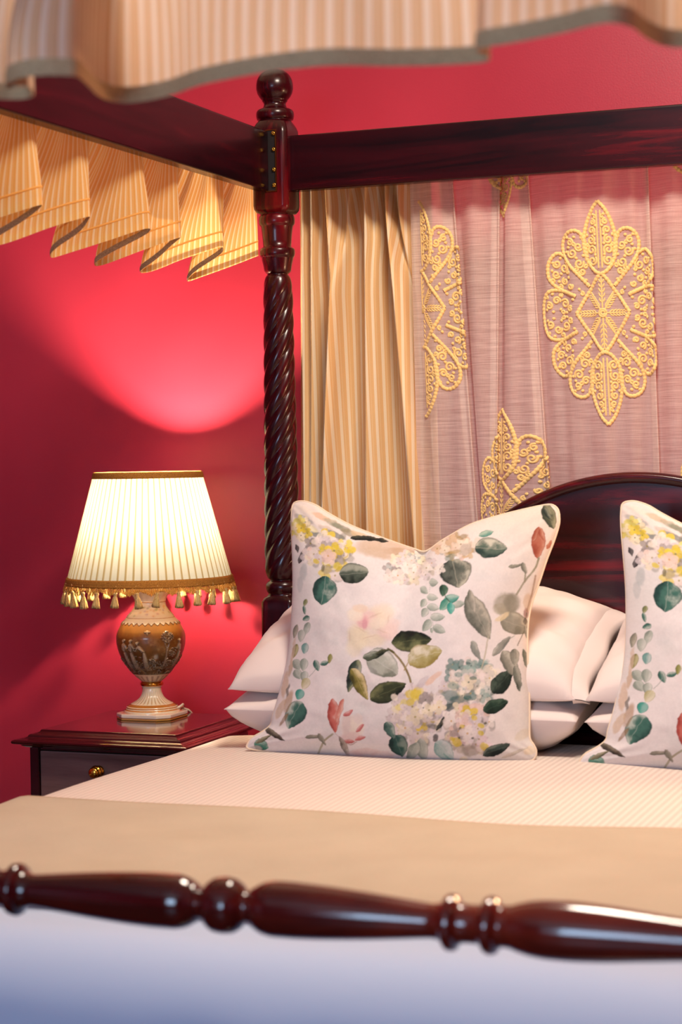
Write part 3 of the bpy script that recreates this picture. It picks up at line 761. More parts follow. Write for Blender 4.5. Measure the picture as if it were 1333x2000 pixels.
V, Fq, uv = drape('bed_sheet', BX0+.012, BX1-.012, 1.985, 2.42, BZ-.019, .115, .2, .3, 150, 110, und_duvet)
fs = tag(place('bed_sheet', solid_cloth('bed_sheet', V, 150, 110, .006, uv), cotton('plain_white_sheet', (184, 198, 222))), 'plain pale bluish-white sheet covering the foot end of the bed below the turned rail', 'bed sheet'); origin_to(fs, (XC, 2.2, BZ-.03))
M_RUNNER = new_mat('beige_wool_runner', (200, 180, 150), 0.95, 0, 0, 0.1, 0.3)
def runner_mat(m):
    v = coords(m, (1, 1, 1)); n = noise(m, v, 7, 4); n2 = noise(m, coords(m, (60, 400, 60)), 3, 3)
    mx = math_n(m, 'ADD', math_n(m, 'MULTIPLY', n, .5), math_n(m, 'MULTIPLY', n2, .5))
    L(m, ramp(m, mx, [(.3, (174, 157, 130)), (.7, (191, 175, 148))]), BS(m).inputs['Base Color']); bump(m, n2, .25, .002)
runner_mat(M_RUNNER)
def und_runner(X, Y, DX, DY):
    z = .004*np.sin(3.1*X+1.3*Y)+.003*np.sin(5.3*Y-2*X+1)+.0015*np.sin(11*X+7*Y)
    z = z*np.exp(-DX/.05)+.0012*np.sin(26*Y+2*np.sin(5*X))+.002*np.sin(9*X)*sstep(2.66, 2.76, Y)
    y = .010*np.sin(3.3*X+.6)*(Y-2.4)/.4
    return 0*X, y, z
V, Fq, uv = drape('runner', BX0-.014, BX1+.014, 2.10, 2.755, BZ+.0125, .075, .22, 0, 150, 60, und_runner, front=False)
runner = tag(place('bed_runner', solid_cloth('bed_runner', V, 150, 60, .0105, uv), M_RUNNER), 'plain beige woven bed runner laid across the white duvet', 'bed runner'); origin_to(runner, (XC, 2.45, BZ))

# ------------------------------------------------------------------ white pillows
M_PIL = cotton('white_pillowcase', (222, 208, 202))
def pillow_mesh(name, w, h, t, seed, pin=.02, n=70, ft=1.0, fb=.85):
    u = np.linspace(-1, 1, n); U, Vv = np.meshgrid(u, u)
    # concave edges and drawn-out corners
    X = w/2*U*(1-pin*(1-Vv**2)*(np.abs(U)**2)); Y = h/2*Vv*(1-pin*1.3*(1-U**2)*(np.abs(Vv)**2))
    e = np.clip(1-np.abs(U)**2.6, 0, 1)*np.clip(1-np.abs(Vv)**2.6, 0, 1)
    T = t/2*e**.42
    ns_ = fnoise((n, n), n/5, seed, 3)-.5; rad = np.hypot(U, Vv)
    wr = (np.sin(14*np.arctan2(Vv, U)+6*ns_)*.006)*np.clip(rad-.45, 0, 1)*e**.3
    top = T*ft*(1+.35*ns_)+wr; bot = -T*fb*(1-.3*ns_)-wr*.5
    A = np.stack([X, Y, top], -1).reshape(-1, 3); B = np.stack([X, Y, bot-.0012], -1).reshape(-1, 3)
    Fa = grid_faces(n, n); Fb = Fa[:, ::-1]+n*n
    i = np.arange(n-1); k = n*n; E_ = []
    bt = np.stack([i, i+k, i+1+k, i+1], 1); tp = (n-1)*n+i; tp = np.stack([tp, tp+1, tp+1+k, tp+k], 1)
    lf = i*n; lf = np.stack([lf, lf+n, lf+n+k, lf+k], 1); rt = i*n+n-1; rt = np.stack([rt, rt+k, rt+n+k, rt+n], 1)
    return mesh_np(name, np.concatenate([A, B]), np.concatenate([Fa, Fb, bt, tp, lf, rt]))
def pillow(label, xc, yc, zc, w, h, t, tilt, seed, flap=0, roll=0.0, yaw=0.0, ft=1.0, fb=.85):
    p = thing('pillow', label, 'pillow', (xc, yc, zc), 'white pillows at the head of the bed')
    me = pillow_mesh('pillow_body', w, h, t, seed, ft=ft, fb=fb)
    M = Matrix.Rotation(yaw, 4, 'Z') @ Matrix.Rotation(tilt, 4, 'X') @ Matrix.Rotation(roll, 4, 'Y')
    me.transform(M); place('pillow_body', me, M_PIL, p, world=False)
    if flap:
        # the open hem of the case folding over the end of the pillow
        n = 40; s = np.linspace(-1, 1, n); rows = []
        for k, q in enumerate(np.linspace(0, 1, 7)):
            prof = t*.16*np.clip(1-np.abs(s)**3, 0, 1)**.5
            ex = w/2*(1-.045*(1-s**2))*.985+flap*(q*.9)
            rows.append(np.stack([ex+.006*np.sin(5*s+seed)*q, h/2*s*(.985-.03*q), prof*(1-.45*q)-flap*.25*q*q], 1))
        for k, q in enumerate(np.linspace(1, 0, 7)):
            prof = -t*.16*np.clip(1-np.abs(s)**3, 0, 1)**.5
            ex = w/2*(1-.045*(1-s**2))*.985+flap*(q*.9)
            rows.append(np.stack([ex+.006*np.sin(5*s+seed)*q, h/2*s*(.985-.03*q), prof*(1-.45*q)-flap*.25*q*q-.002], 1))
        me2 = mesh_np('pillow_hem', np.concatenate(rows), grid_faces(n, 14)); me2.transform(M); place('pillow_hem', me2, M_PIL, p, world=False)
    return p
pillow('white pillow under another, beside the lamp, behind the first floral cushion', -1.215, 3.550, EZ-.447, .69, .375, .17, math.radians(10), 1, ft=.4, fb=1.35)
pillow('white pillow with a loose hem lying uppermost behind the floral cushion nearest the lamp', -1.215, 3.550, EZ-.378, .68, .375, .20, math.radians(20), 2, .035, fb=.3)
pillow('white pillow at the bottom of the stack farthest from the lamp', 2*XC+1.215-.02, 3.550, EZ-.447, .72, .375, .17, math.radians(10), 3, ft=.4, fb=1.35)
pillow('white pillow on top of the stack farthest from the lamp', 2*XC+1.215-.02, 3.550, EZ-.378, .72, .375, .20, math.radians(20), 4, .035, fb=.3)
# ------------------------------------------------------------------ floral cushions: the printed cloth
PWD, PHT = 1333, 1028                                   # print drawn on a raster of this size
def floral_print():
    yy, xx = np.mgrid[0:PHT, 0:PWD].astype(float)
    w1 = fnoise((PHT, PWD), 60, 11)-.5; w2 = fnoise((PHT, PWD), 60, 23)-.5
    j1 = fnoise((PHT, PWD), 16, 31, 3)-.5; j2 = fnoise((PHT, PWD), 16, 47, 3)-.5
    wash = fnoise((PHT, PWD), 120, 3); wet = fnoise((PHT, PWD), 34, 71, 4); weave = fnoise((PHT, PWD), 5, 91, 2)
    X = xx+10*w1+7*j1; Y = yy+10*w2+7*j2
    img = np.ones((PHT, PWD, 3))*s2l((236, 229, 226))
    def mixc(mask, col):
        nonlocal img
        img = img*(1-mask[..., None])+np.asarray(col)*mask[..., None]
    def box(x0, x1, y0, y1):
        return slice(max(0, int(y0)), min(PHT, int(y1)+1)), slice(max(0, int(x0)), min(PWD, int(x1)+1))
    def sub(mask, col, sl): img[sl] = img[sl]*(1-mask[..., None])+col*mask[..., None]
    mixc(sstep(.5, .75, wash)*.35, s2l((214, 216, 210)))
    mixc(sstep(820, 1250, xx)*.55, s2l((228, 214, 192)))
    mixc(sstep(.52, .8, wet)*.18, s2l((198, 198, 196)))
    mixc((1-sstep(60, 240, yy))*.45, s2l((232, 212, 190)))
    def blob(x, y, rx, ry, col, a=1.0, ang=0.0, soft=.35, jag=1.0):
        R_ = max(rx, ry)*1.5+14; sl = box(x-R_, x+R_, y-R_, y+R_)
        c, s = math.cos(ang), math.sin(ang); dx = xx[sl]+jag*(X[sl]-xx[sl])-x; dy = yy[sl]+jag*(Y[sl]-yy[sl])-y
        d = np.hypot((dx*c+dy*s)/rx, (-dx*s+dy*c)/ry)
        sub((1-sstep(1-soft, 1, d))*a*(.75+.5*(wet[sl]-.3)).clip(0, 1), s2l(col), sl)
    def leaf(x, y, Ln, Wd, deg, dark, mid, light, a=1.0, jag=1.0, vein=True, side=1):
        Ln *= 1.08; Wd *= 1.12; R_ = max(Ln, Wd)*1.3+14; sl = box(x-R_, x+R_, y-R_, y+R_); g = math.radians(deg)
        dx = xx[sl]+jag*(X[sl]-xx[sl])-x; dy = yy[sl]+jag*(Y[sl]-yy[sl])-y
        s = (dx*math.cos(g)+dy*math.sin(g))/Ln; t = (-dx*math.sin(g)+dy*math.cos(g))/Wd
        wd = np.clip(1-np.abs(s)**2.2, 0, 1)**.75*(1-.28*s)
        d = np.abs(t)/(wd+1e-3)
        m = (1-sstep(.90, 1.0, d))*(np.abs(s) < 1)*a
        f = np.clip(.5+.42*side*t/(wd+.05)+.9*(wet[sl]-.5), 0, 1)
        c = s2l(light)*(1-sstep(.12, .5, f))[..., None]+s2l(mid)*(sstep(.12, .5, f))[..., None]
        k = (sstep(.5, .95, f))[..., None]; c = c*(1-k)+s2l(dark)*k
        k = (sstep(.72, .95, d)*.7)[..., None]; c = c*(1-k)+s2l(dark)*k
        if vein:
            k = ((1-sstep(0, .05, np.abs(t-.04)))*.45)[..., None]; c = c*(1-k)+s2l(light)*k
        sub(m, c, sl)
    def stem(pts, w, col, a=.9):
        P_ = catmull(pts, 24)
        for p in P_[::2]: blob(p[0], p[1], w, w, col, a, jag=.3)
    def floret(x, y, r, col, centre, rg):
        a0 = rg.uniform(0, 6.28); sh = np.array(col, float)
        for k in range(4):
            a = a0+k*math.pi/2; v = sh+rg.uniform(-12, 10)
            blob(x+r*.52*math.cos(a), y+r*.52*math.sin(a), r*.58, r*.46, tuple(np.clip(v, 0, 255)), .92, a, .25, .6)
            blob(x+r*.85*math.cos(a+.4), y+r*.85*math.sin(a+.4), r*.22, r*.12, tuple(np.clip(v-44, 0, 255)), .45, a+1.2, .6, .6)
        blob(x, y, r*.16, r*.16, centre, .9, 0, .5, .3)
    def hydrangea(x, y, rx, ry, pal, n, seed, r=20, cen=((150, 140, 60), (110, 110, 96), (206, 160, 90))):
        rg = random.Random(seed); P_ = []
        blob(x, y, rx*.92, ry*.92, pal[0], .75)
        for k in range(n):
            q = rg.random()**.5; a = rg.uniform(0, 6.28); P_.append((q, a))
        P_.sort(reverse=True); r *= 1.3; rx *= 1.04; ry *= 1.04
        for k in range(n//2):
            q = rg.random()**.5; a = rg.uniform(0, 6.28); blob(x+rx*q*math.cos(a), y+ry*q*math.sin(a), r*.7, r*.5, rg.choice(((132, 128, 112), (150, 140, 120), (112, 120, 110), (176, 160, 130))), .6, a)
        for q, a in P_:
            px, py = x+rx*q*math.cos(a), y+ry*q*math.sin(a)
            if rg.random() < .5: blob(px+r*.4, py+r*.45, r*.75, r*.5, (128, 124, 112), .55, rg.uniform(0, 3))
            floret(px, py, r*rg.uniform(.75, 1.15), rg.choice(pal), rg.choice(cen), rg)
    WH = [(240, 230, 220), (236, 222, 214), (226, 214, 214), (244, 234, 216), (238, 226, 196)]
    YE = (228, 202, 62); GY = (164, 154, 150); PK = (232, 204, 190)
    D_BLK = ((24, 30, 26), (58, 66, 44), (120, 124, 84)); D_TEAL = ((30, 66, 62), (66, 112, 100), (186, 198, 186))
    D_GRN = ((34, 44, 38), (84, 96, 84), (160, 164, 148)); D_OLV = ((116, 100, 44), (168, 154, 98), (214, 204, 166))
    G_GRY = ((104, 104, 92), (146, 144, 128), (186, 182, 164)); P_GRY = ((140, 152, 140), (180, 188, 176), (212, 214, 204))
    # tan shade of the turned top edge, stretched strokes of flowers along it
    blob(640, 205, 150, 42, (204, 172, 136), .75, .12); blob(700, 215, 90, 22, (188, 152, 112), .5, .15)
    for i, (x, y, c) in enumerate([(345, 60, (236, 222, 204)), (400, 85, (230, 186, 150)), (440, 105, (170, 166, 140)), (470, 120, (120, 128, 106)), (420, 130, (206, 190, 176)), (500, 140, (150, 140, 110)), (450, 148, (96, 110, 106)), (390, 152, (84, 96, 96)), (350, 120, (224, 214, 170)), (540, 150, (210, 184, 140)), (330, 90, (180, 176, 170))]):
        blob(x, y, 46, 13, c, .85, .42)
    hydrangea(318, 128, 34, 44, [YE, (220, 208, 110), (236, 222, 190)], 10, 3, 17)
    for x, y, l, g in ((330, 210, 26, -60), (318, 232, 20, -70), (352, 188, 18, -50), (305, 200, 14, 80)): leaf(x, y, l, 7, g, (34, 34, 34), (70, 66, 70), (110, 104, 104))
    stem([(362, 178), (345, 205), (328, 240)], 4, (20, 20, 22))
    blob(330, 285, 16, 38, (170, 180, 180), .6, .1); blob(318, 330, 12, 34, (184, 190, 190), .6)
    hydrangea(425, 218, 80, 78, WH+[YE, PK, GY, (232, 214, 120)], 34, 8, 24)
    for x, y, r in ((375, 245, 14), (452, 190, 15), (490, 205, 14), (455, 262, 22), (395, 195, 11), (420, 262, 11)): blob(x, y, r, r*.7, (222, 200, 54), .9, .4)
    blob(415, 275, 22, 20, (176, 164, 136), .9); blob(400, 272, 8, 16, (104, 96, 44), .8)
    leaf(558, 162, 52, 9, 4, (20, 24, 22), (40, 44, 38), (80, 80, 66), vein=False); leaf(606, 166, 40, 7, 12, (20, 24, 22), (46, 46, 40), (90, 86, 70), vein=False)
    leaf(517, 287, 52, 35, -6, *D_GRN); leaf(405, 352, 50, 40, 100, *D_TEAL)
    # small grey hanging sprig and eucalyptus down the left side
    for x, y, l, w, g, k in ((337, 397, 14, 7, 110, ((70, 84, 50), (130, 136, 90), (180, 180, 140))), (334, 425, 16, 6, 80, D_TEAL), (340, 455, 14, 9, 150, D_TEAL), (343, 492, 24, 11, 110, P_GRY), (322, 520, 22, 13, 100, P_GRY), (300, 505, 26, 8, 105, G_GRY), (336, 565, 19, 12, 100, ((50, 120, 116), (120, 164, 158), (190, 204, 198))),
                             (299, 577, 26, 10, 105, ((90, 92, 40), (140, 136, 80), (190, 184, 140))), (306, 626, 18, 16, 60, P_GRY), (332, 624, 22, 14, 100, P_GRY), (310, 660, 18, 16, 60, P_GRY), (334, 668, 20, 13, 100, P_GRY), (338, 694, 22, 15, 120, ((176, 170, 120), (206, 200, 164), (226, 220, 196))), (316, 735, 20, 15, 110, ((30, 122, 110), (74, 160, 144), (140, 190, 178))),
                             (379, 626, 20, 11, 70, D_TEAL), (409, 616, 16, 8, -20, D_TEAL), (428, 600, 16, 8, 100, ((96, 100, 40), (150, 150, 84), (196, 192, 150)))): leaf(x, y, l, w, g, *k, jag=.4)
    stem([(352, 668), (368, 650), (378, 632)], 2, (150, 160, 150), .6)
    leaf(298, 812, 52, 36, 118, *D_TEAL, side=-1)
    for x, y, l, w, g, c in ((262, 700, 60, 12, 100, (214, 184, 156)), (275, 760, 50, 16, 110, (176, 140, 104)), (245, 790, 50, 14, 115, (206, 176, 144)), (283, 640, 40, 8, 100, (200, 170, 140)), (256, 830, 34, 8, 125, (150, 112, 74)), (292, 580, 60, 7, 96, (216, 190, 168)), (272, 720, 30, 6, 100, (96, 84, 70))): blob(x, y, l, w, c, .8, math.radians(g))
    leaf(172, 930, 26, 24, 20, (26, 84, 74), (70, 138, 118), (170, 196, 180)); leaf(222, 885, 44, 9, 30, (30, 28, 26), (80, 70, 60), (130, 120, 104)); blob(150, 945, 30, 16, (206, 196, 184), .8); leaf(180, 905, 34, 7, -30, (70, 70, 50), (120, 116, 90), (170, 166, 140))
    # large pale rose
    for x, y, rx, ry, c in ((575, 480, 98, 92, (240, 222, 204)), (530, 520, 50, 62, (240, 226, 188)), (620, 430, 54, 44, (240, 222, 196)), (640, 500, 52, 40, (238, 208, 198)), (515, 560, 40, 40, (240, 228, 200)), (560, 455, 50, 44, (238, 202, 196)), (548, 460, 28, 30, (232, 178, 180)), (600, 470, 40, 30, (244, 230, 208)), (585, 535, 60, 30, (244, 230, 200)), (520, 440, 40, 30, (244, 232, 212)), (540, 415, 36, 18, (240, 216, 190)), (660, 470, 30, 26, (240, 216, 206)), (555, 470, 12, 26, (222, 160, 168))): blob(x, y, rx, ry, c, .82, 0, .5)
    for x, y, rx, ry, g in ((540, 490, 40, 4, .5), (590, 440, 40, 4, -.4), (620, 500, 36, 4, .3), (570, 520, 40, 4, -.2), (500, 520, 4, 30, .1), (640, 455, 4, 24, .3)): blob(x, y, rx, ry, (214, 186, 164), .5, g, .7)
    stem([(655, 570), (690, 610), (715, 655), (728, 705)], 5, (128, 112, 60)); stem([(640, 562), (660, 575)], 5, (90, 88, 44)); stem([(700, 640), (720, 600), (728, 580)], 3, (170, 150, 96))
    leaf(728, 532, 68, 36, -4, *D_BLK, side=-1); leaf(775, 588, 62, 40, -14, (150, 134, 70), (178, 168, 112), (226, 220, 196))
    leaf(622, 616, 62, 46, 34, (120, 126, 112), (178, 182, 168), (212, 212, 202)); leaf(588, 585, 40, 14, -14, (30, 38, 30), (84, 92, 74), (160, 166, 150)); leaf(622, 572, 26, 8, -20, (30, 38, 30), (60, 66, 50), (130, 130, 100))
    leaf(512, 660, 58, 22, 108, (24, 34, 34), (60, 76, 64), (150, 154, 120)); leaf(536, 690, 60, 24, 62, (74, 70, 30), (140, 130, 64), (222, 204, 150)); leaf(640, 718, 66, 35, -24, *D_BLK)
    # hydrangea heads low on the right
    hydrangea(745, 810, 92, 90, WH+[YE, (236, 222, 150), (212, 200, 196)], 40, 21, 25)
    for x, y, r in ((740, 732, 26), (785, 778, 28), (722, 758, 18), (760, 745, 18)): blob(x, y, r, r*.85, (222, 200, 60), .85)
    blob(765, 688, 40, 16, (196, 186, 190), .6, -.8); blob(805, 672, 46, 13, (232, 190, 160), .75, -.75)
    hydrangea(935, 690, 95, 84, WH+[(150, 176, 166), (116, 146, 140), (196, 200, 190), (214, 206, 190)], 44, 5, 22, ((90, 110, 100), (200, 170, 90), (70, 96, 90)))
    for x, y, r, c in ((870, 735, 40, (92, 128, 122)), (905, 760, 44, (70, 100, 98)), (935, 745, 20, (40, 96, 92)), (850, 770, 36, (96, 120, 112)), (880, 700, 26, (130, 158, 150)), (955, 672, 15, (40, 100, 84)), (935, 618, 11, (50, 92, 90)), (900, 660, 18, (128, 158, 150)), (870, 780, 30, (60, 76, 74))): blob(x, y, r, r*.62, c, .8, .2)
    hydrangea(800, 770, 40, 34, WH+[GY, (220, 200, 180)], 10, 33, 20)
    leaf(840, 830, 40, 7, -60, (16, 18, 18), (40, 44, 40), (90, 90, 80), vein=False); blob(818, 893, 12, 18, (22, 26, 24), .9); blob(810, 852, 30, 12, (80, 84, 80), .7, .2)
    hydrangea(938, 868, 95, 86, WH+[PK, PK, (228, 206, 206), YE, GY], 44, 13, 25)
    for x, y, r in ((898, 912, 24), (1000, 930, 22), (985, 850, 14), (985, 880, 15), (915, 850, 12), (960, 820, 14), (880, 900, 12)): blob(x, y, r, r*.8, (220, 196, 44), .9, .5)
    blob(944, 945, 34, 28, (166, 156, 140), .85); blob(955, 950, 18, 16, (196, 186, 176), .8); blob(925, 985, 20, 22, (236, 222, 190), .9)
    for x, y in ((908, 855), (1000, 842), (960, 900), (905, 895)): blob(x, y, 7, 6, (70, 70, 40), .9)
    leaf(1062, 690, 50, 31, -48, (14, 24, 20), (30, 44, 36), (74, 90, 76)); leaf(1040, 778, 48, 24, -24, (18, 34, 26), (36, 60, 46), (80, 104, 84))
    leaf(1092, 625, 54, 24, 62, *G_GRY); leaf(1122, 680, 46, 14, 76, (74, 80, 68), (120, 122, 108), (166, 164, 148)); leaf(1110, 600, 30, 16, 90, *G_GRY)
    leaf(1045, 942, 50, 20, -22, (24, 34, 32), (60, 76, 68), (120, 130, 116)); leaf(985, 990, 44, 9, 0, (16, 20, 20), (44, 50, 46), (100, 100, 90))
    leaf(682, 925, 42, 34, 70, (26, 52, 50), (50, 90, 82), (130, 150, 138)); leaf(650, 862, 34, 17, 70, (40, 70, 66), (84, 116, 106), (170, 184, 170)); leaf(770, 940, 44, 20, 80, *P_GRY); leaf(735, 950, 40, 20, 110, *P_GRY)
    leaf(852, 945, 46, 30, 50, (130, 170, 164), (184, 204, 198), (214, 220, 216)); blob(868, 975, 30, 5, (96, 160, 146), .6, .8)
    # magnolia bud low on the left, its twin at the right edge
    def magnolia(x, y, k=1.0, a=1.0):
        stem([(x-95*k, y+118*k), (x-72*k, y+62*k), (x-40*k, y+32*k)], 5*k, (170, 164, 136)); leaf(x-110*k, y+42*k, 30*k, 7*k, -6, *G_GRY); leaf(x-80*k, y+52*k, 26*k, 9*k, 60, *G_GRY)
        for dx, dy, rx, ry, c in ((25, 0, 42, 54, (238, 222, 208)), (48, 6, 34, 44, (240, 228, 210)), (30, 42, 46, 24, (232, 206, 198)), (10, -10, 20, 56, (226, 208, 200)), (52, -26, 20, 26, (236, 222, 214))): blob(x+dx*k, y+dy*k, rx*k, ry*k, c, .9*a, 0, .4)
        leaf(x-36*k, y-38*k, 62*k, 19*k, 84, (168, 74, 66), (204, 112, 100), (224, 170, 156), vein=False); leaf(x-16*k, y-56*k, 44*k, 9*k, 105, (190, 96, 84), (214, 140, 124), (230, 186, 170), vein=False)
        for dx, dy, g in ((16, -48, -30), (60, 8, -50), (60, 48, -20), (20, 60, 0)): leaf(x+dx*k, y+dy*k, 20*k, 8*k, g, (186, 92, 92), (208, 128, 124), (232, 190, 182), vein=False)
        leaf(x+4*k, y+84*k, 46*k, 11*k, 66, (110, 100, 90), (164, 154, 142), (206, 196, 184)); stem([(x-30*k, y+30*k), (x+20*k, y+72*k), (x+48*k, y+62*k)], 2.5*k, (176, 140, 132), .7)
    magnolia(478, 848)
    for x, y, r in ((560, 952, 60), (620, 965, 50), (520, 965, 40)): blob(x, y, r, 22, (232, 200, 192), .6)
    stem([(455, 965), (520, 985), (640, 995)], 3, (190, 140, 140), .6)
    # sprig in the middle
    stem([(795, 320), (790, 400), (805, 470), (800, 500)], 2, (170, 176, 164), .7)
    for x, y, l, w, g in ((773, 350, 16, 11, 40), (808, 322, 15, 13, 0), (803, 375, 20, 12, 10), (770, 397, 17, 11, 120), (806, 412, 22, 13, 12), (774, 432, 17, 13, 120), (822, 447, 26, 14, -4), (782, 478, 24, 14, 125), (828, 492, 24, 15, 26), (898, 400, 24, 12, -10), (800, 495, 10, 6, 90)): leaf(x, y, l, w, g, *P_GRY, jag=.4)
    for x, y, l, w, g, k in ((843, 350, 20, 15, 100, ((36, 66, 54), (70, 104, 86), (120, 146, 124))), (873, 380, 28, 15, -12, ((50, 130, 116), (100, 164, 148), (170, 200, 186))), (847, 402, 24, 15, 125, ((50, 130, 112), (100, 160, 140), (160, 190, 172))), (870, 415, 20, 13, 90, ((30, 136, 124), (84, 172, 156), (150, 200, 186)))): leaf(x, y, l, w, g, *k, jag=.4)
    stem([(838, 330), (850, 372), (866, 392)], 2.5, (60, 84, 66))
    leaf(892, 288, 50, 55, 80, (40, 50, 46), (98, 104, 94), (196, 192, 172)); 
    # flowers on the slope of the top edge
    hydrangea(900, 188, 84, 34, [(238, 222, 200), (226, 196, 164), (236, 214, 196), (206, 176, 130), PK], 22, 41, 19, ((160, 130, 60), (130, 110, 70)))
    blob(930, 200, 28, 24, (196, 180, 166), .9); blob(918, 158, 26, 9, (150, 120, 60), .7, -.3); blob(880, 212, 34, 8, (170, 138, 70), .7, -.2)
    leaf(1022, 196, 56, 35, 2, (40, 62, 56), (90, 108, 94), (206, 202, 182)); leaf(1006, 142, 26, 11, -14, (60, 120, 108), (110, 156, 140), (170, 190, 170)); blob(870, 230, 26, 14, (110, 130, 116), .7, -.5)
    hydrangea(715, 255, 84, 30, WH+[(228, 210, 120), (186, 190, 186), GY], 18, 51, 16); hydrangea(790, 270, 44, 26, WH+[(186, 190, 186)], 10, 57, 16); hydrangea(690, 295, 60, 26, WH, 10, 58, 17)
    # right-hand side
    leaf(1244, 82, 46, 25, 68, (34, 42, 36), (76, 80, 62), (150, 146, 116)); leaf(1236, 70, 24, 10, 60, (24, 32, 30), (50, 58, 50), (130, 130, 110))
    leaf(1200, 178, 56, 25, 92, (156, 76, 56), (182, 108, 84), (206, 150, 126), vein=False); leaf(1186, 148, 24, 8, 110, (156, 76, 56), (180, 110, 86), (206, 150, 126), vein=False); leaf(1214, 146, 22, 8, 70, (156, 76, 56), (180, 110, 86), (206, 150, 126), vein=False); leaf(1241, 184, 18, 7, -60, (176, 100, 76), (190, 124, 98), (214, 160, 136), vein=False)
    stem([(1118, 368), (1150, 318), (1190, 270), (1202, 235)], 5, (150, 146, 120)); stem([(1148, 320), (1150, 285), (1135, 262)], 4, (150, 146, 120)); leaf(1112, 262, 26, 6, -10, *G_GRY); leaf(1146, 272, 22, 9, 70, *G_GRY)
    leaf(974, 450, 84, 38, 62, (98, 102, 92), (146, 146, 132), (192, 186, 168)); leaf(948, 390, 40, 12, 80, (110, 112, 98), (150, 148, 134), (190, 184, 168))
    blob(1078, 405, 56, 48, (150, 144, 120), .9, .2); blob(1100, 400, 40, 44, (136, 132, 112), .8); blob(1052, 420, 28, 24, (172, 164, 138), .8); leaf(1118, 478, 62, 36, 20, (126, 122, 104), (152, 148, 130), (190, 182, 160)); blob(1062, 450, 36, 12, (226, 206, 164), .85, -.5)
    blob(1162, 400, 20, 44, (208, 180, 146), .7); blob(1156, 440, 13, 22, (150, 96, 92), .75); blob(1152, 468, 10, 14, (50, 36, 40), .85); stem([(1158, 440), (1150, 500), (1122, 556)], 3, (96, 84, 60)); leaf(1156, 510, 26, 7, 80, *G_GRY); stem([(1190, 300), (1180, 360), (1160, 430)], 5, (156, 128, 104), .7)
    stem([(1010, 520), (1000, 580), (985, 640)], 4, (190, 182, 156), .8); leaf(962, 572, 34, 13, 64, (110, 116, 112), (140, 144, 136), (180, 180, 168)); leaf(1060, 556, 46, 13, -44, (120, 122, 114), (150, 150, 138), (190, 186, 172)); stem([(1030, 590), (1080, 540), (1110, 520)], 2, (140, 136, 120), .7); leaf(1150, 606, 34, 9, 80, (90, 96, 80), (120, 124, 106), (160, 160, 140))
    blob(1145, 890, 40, 20, (214, 196, 160), .5, -.5); blob(1172, 950, 30, 20, (240, 214, 168), .7); leaf(1115, 955, 50, 6, -20, (190, 178, 160), (210, 198, 180), (226, 214, 196))
    for x, y, rx, ry in ((640, 340, 120, 22), (720, 420, 40, 70), (380, 520, 40, 90), (560, 640, 60, 30), (1000, 300, 90, 30)): blob(x, y, rx, ry, (222, 222, 220), .35, .1, .8)
    img *= (.955+.09*weave)[..., None]
    return np.clip(img*np.array([.82, .82, .84]), 0, 1)
PRINT = floral_print()
def sample_print(x, y):
    x = np.clip(x, 0, PWD-1.01); y = np.clip(y, 0, PHT-1.01); x0 = x.astype(int); y0 = y.astype(int); fx = (x-x0)[..., None]; fy = (y-y0)[..., None]
    return (PRINT[y0, x0]*(1-fx)+PRINT[y0, x0+1]*fx)*(1-fy)+(PRINT[y0+1, x0]*(1-fx)+PRINT[y0+1, x0+1]*fx)*fy
CT = [(289, 44), (294, 33), (306, 27), (324, 25), (345, 28), (380, 42), (420, 68), (500, 112), (600, 152), (690, 185), (745, 203), (775, 212), (800, 203), (850, 168), (950, 112), (1050, 80), (1150, 55), (1220, 40), (1248, 37), (1264, 42), (1276, 55), (1281, 74)]
CR = [(1281, 74), (1280, 110), (1262, 170), (1235, 240), (1205, 330), (1180, 400), (1166, 470), (1162, 560), (1165, 650), (1170, 760), (1170, 850), (1172, 905), (1186, 930), (1195, 950), (1194, 972), (1184, 986)]
CB = [(118, 936), (124, 944), (160, 950), (230, 958), (330, 968), (450, 978), (600, 990), (800, 998), (1000, 998), (1100, 995), (1160, 992), (1184, 986)]
CL = [(118, 936), (122, 926), (138, 905), (180, 880), (208, 856), (217, 820), (236, 760), (255, 690), (272, 620), (284, 540), (290, 450), (293, 380), (293, 300), (289, 200), (286, 130), (286, 80), (289, 44)]
CUY, CUZ, CLEAN = 3.345, EZ-.5495, math.radians(14)
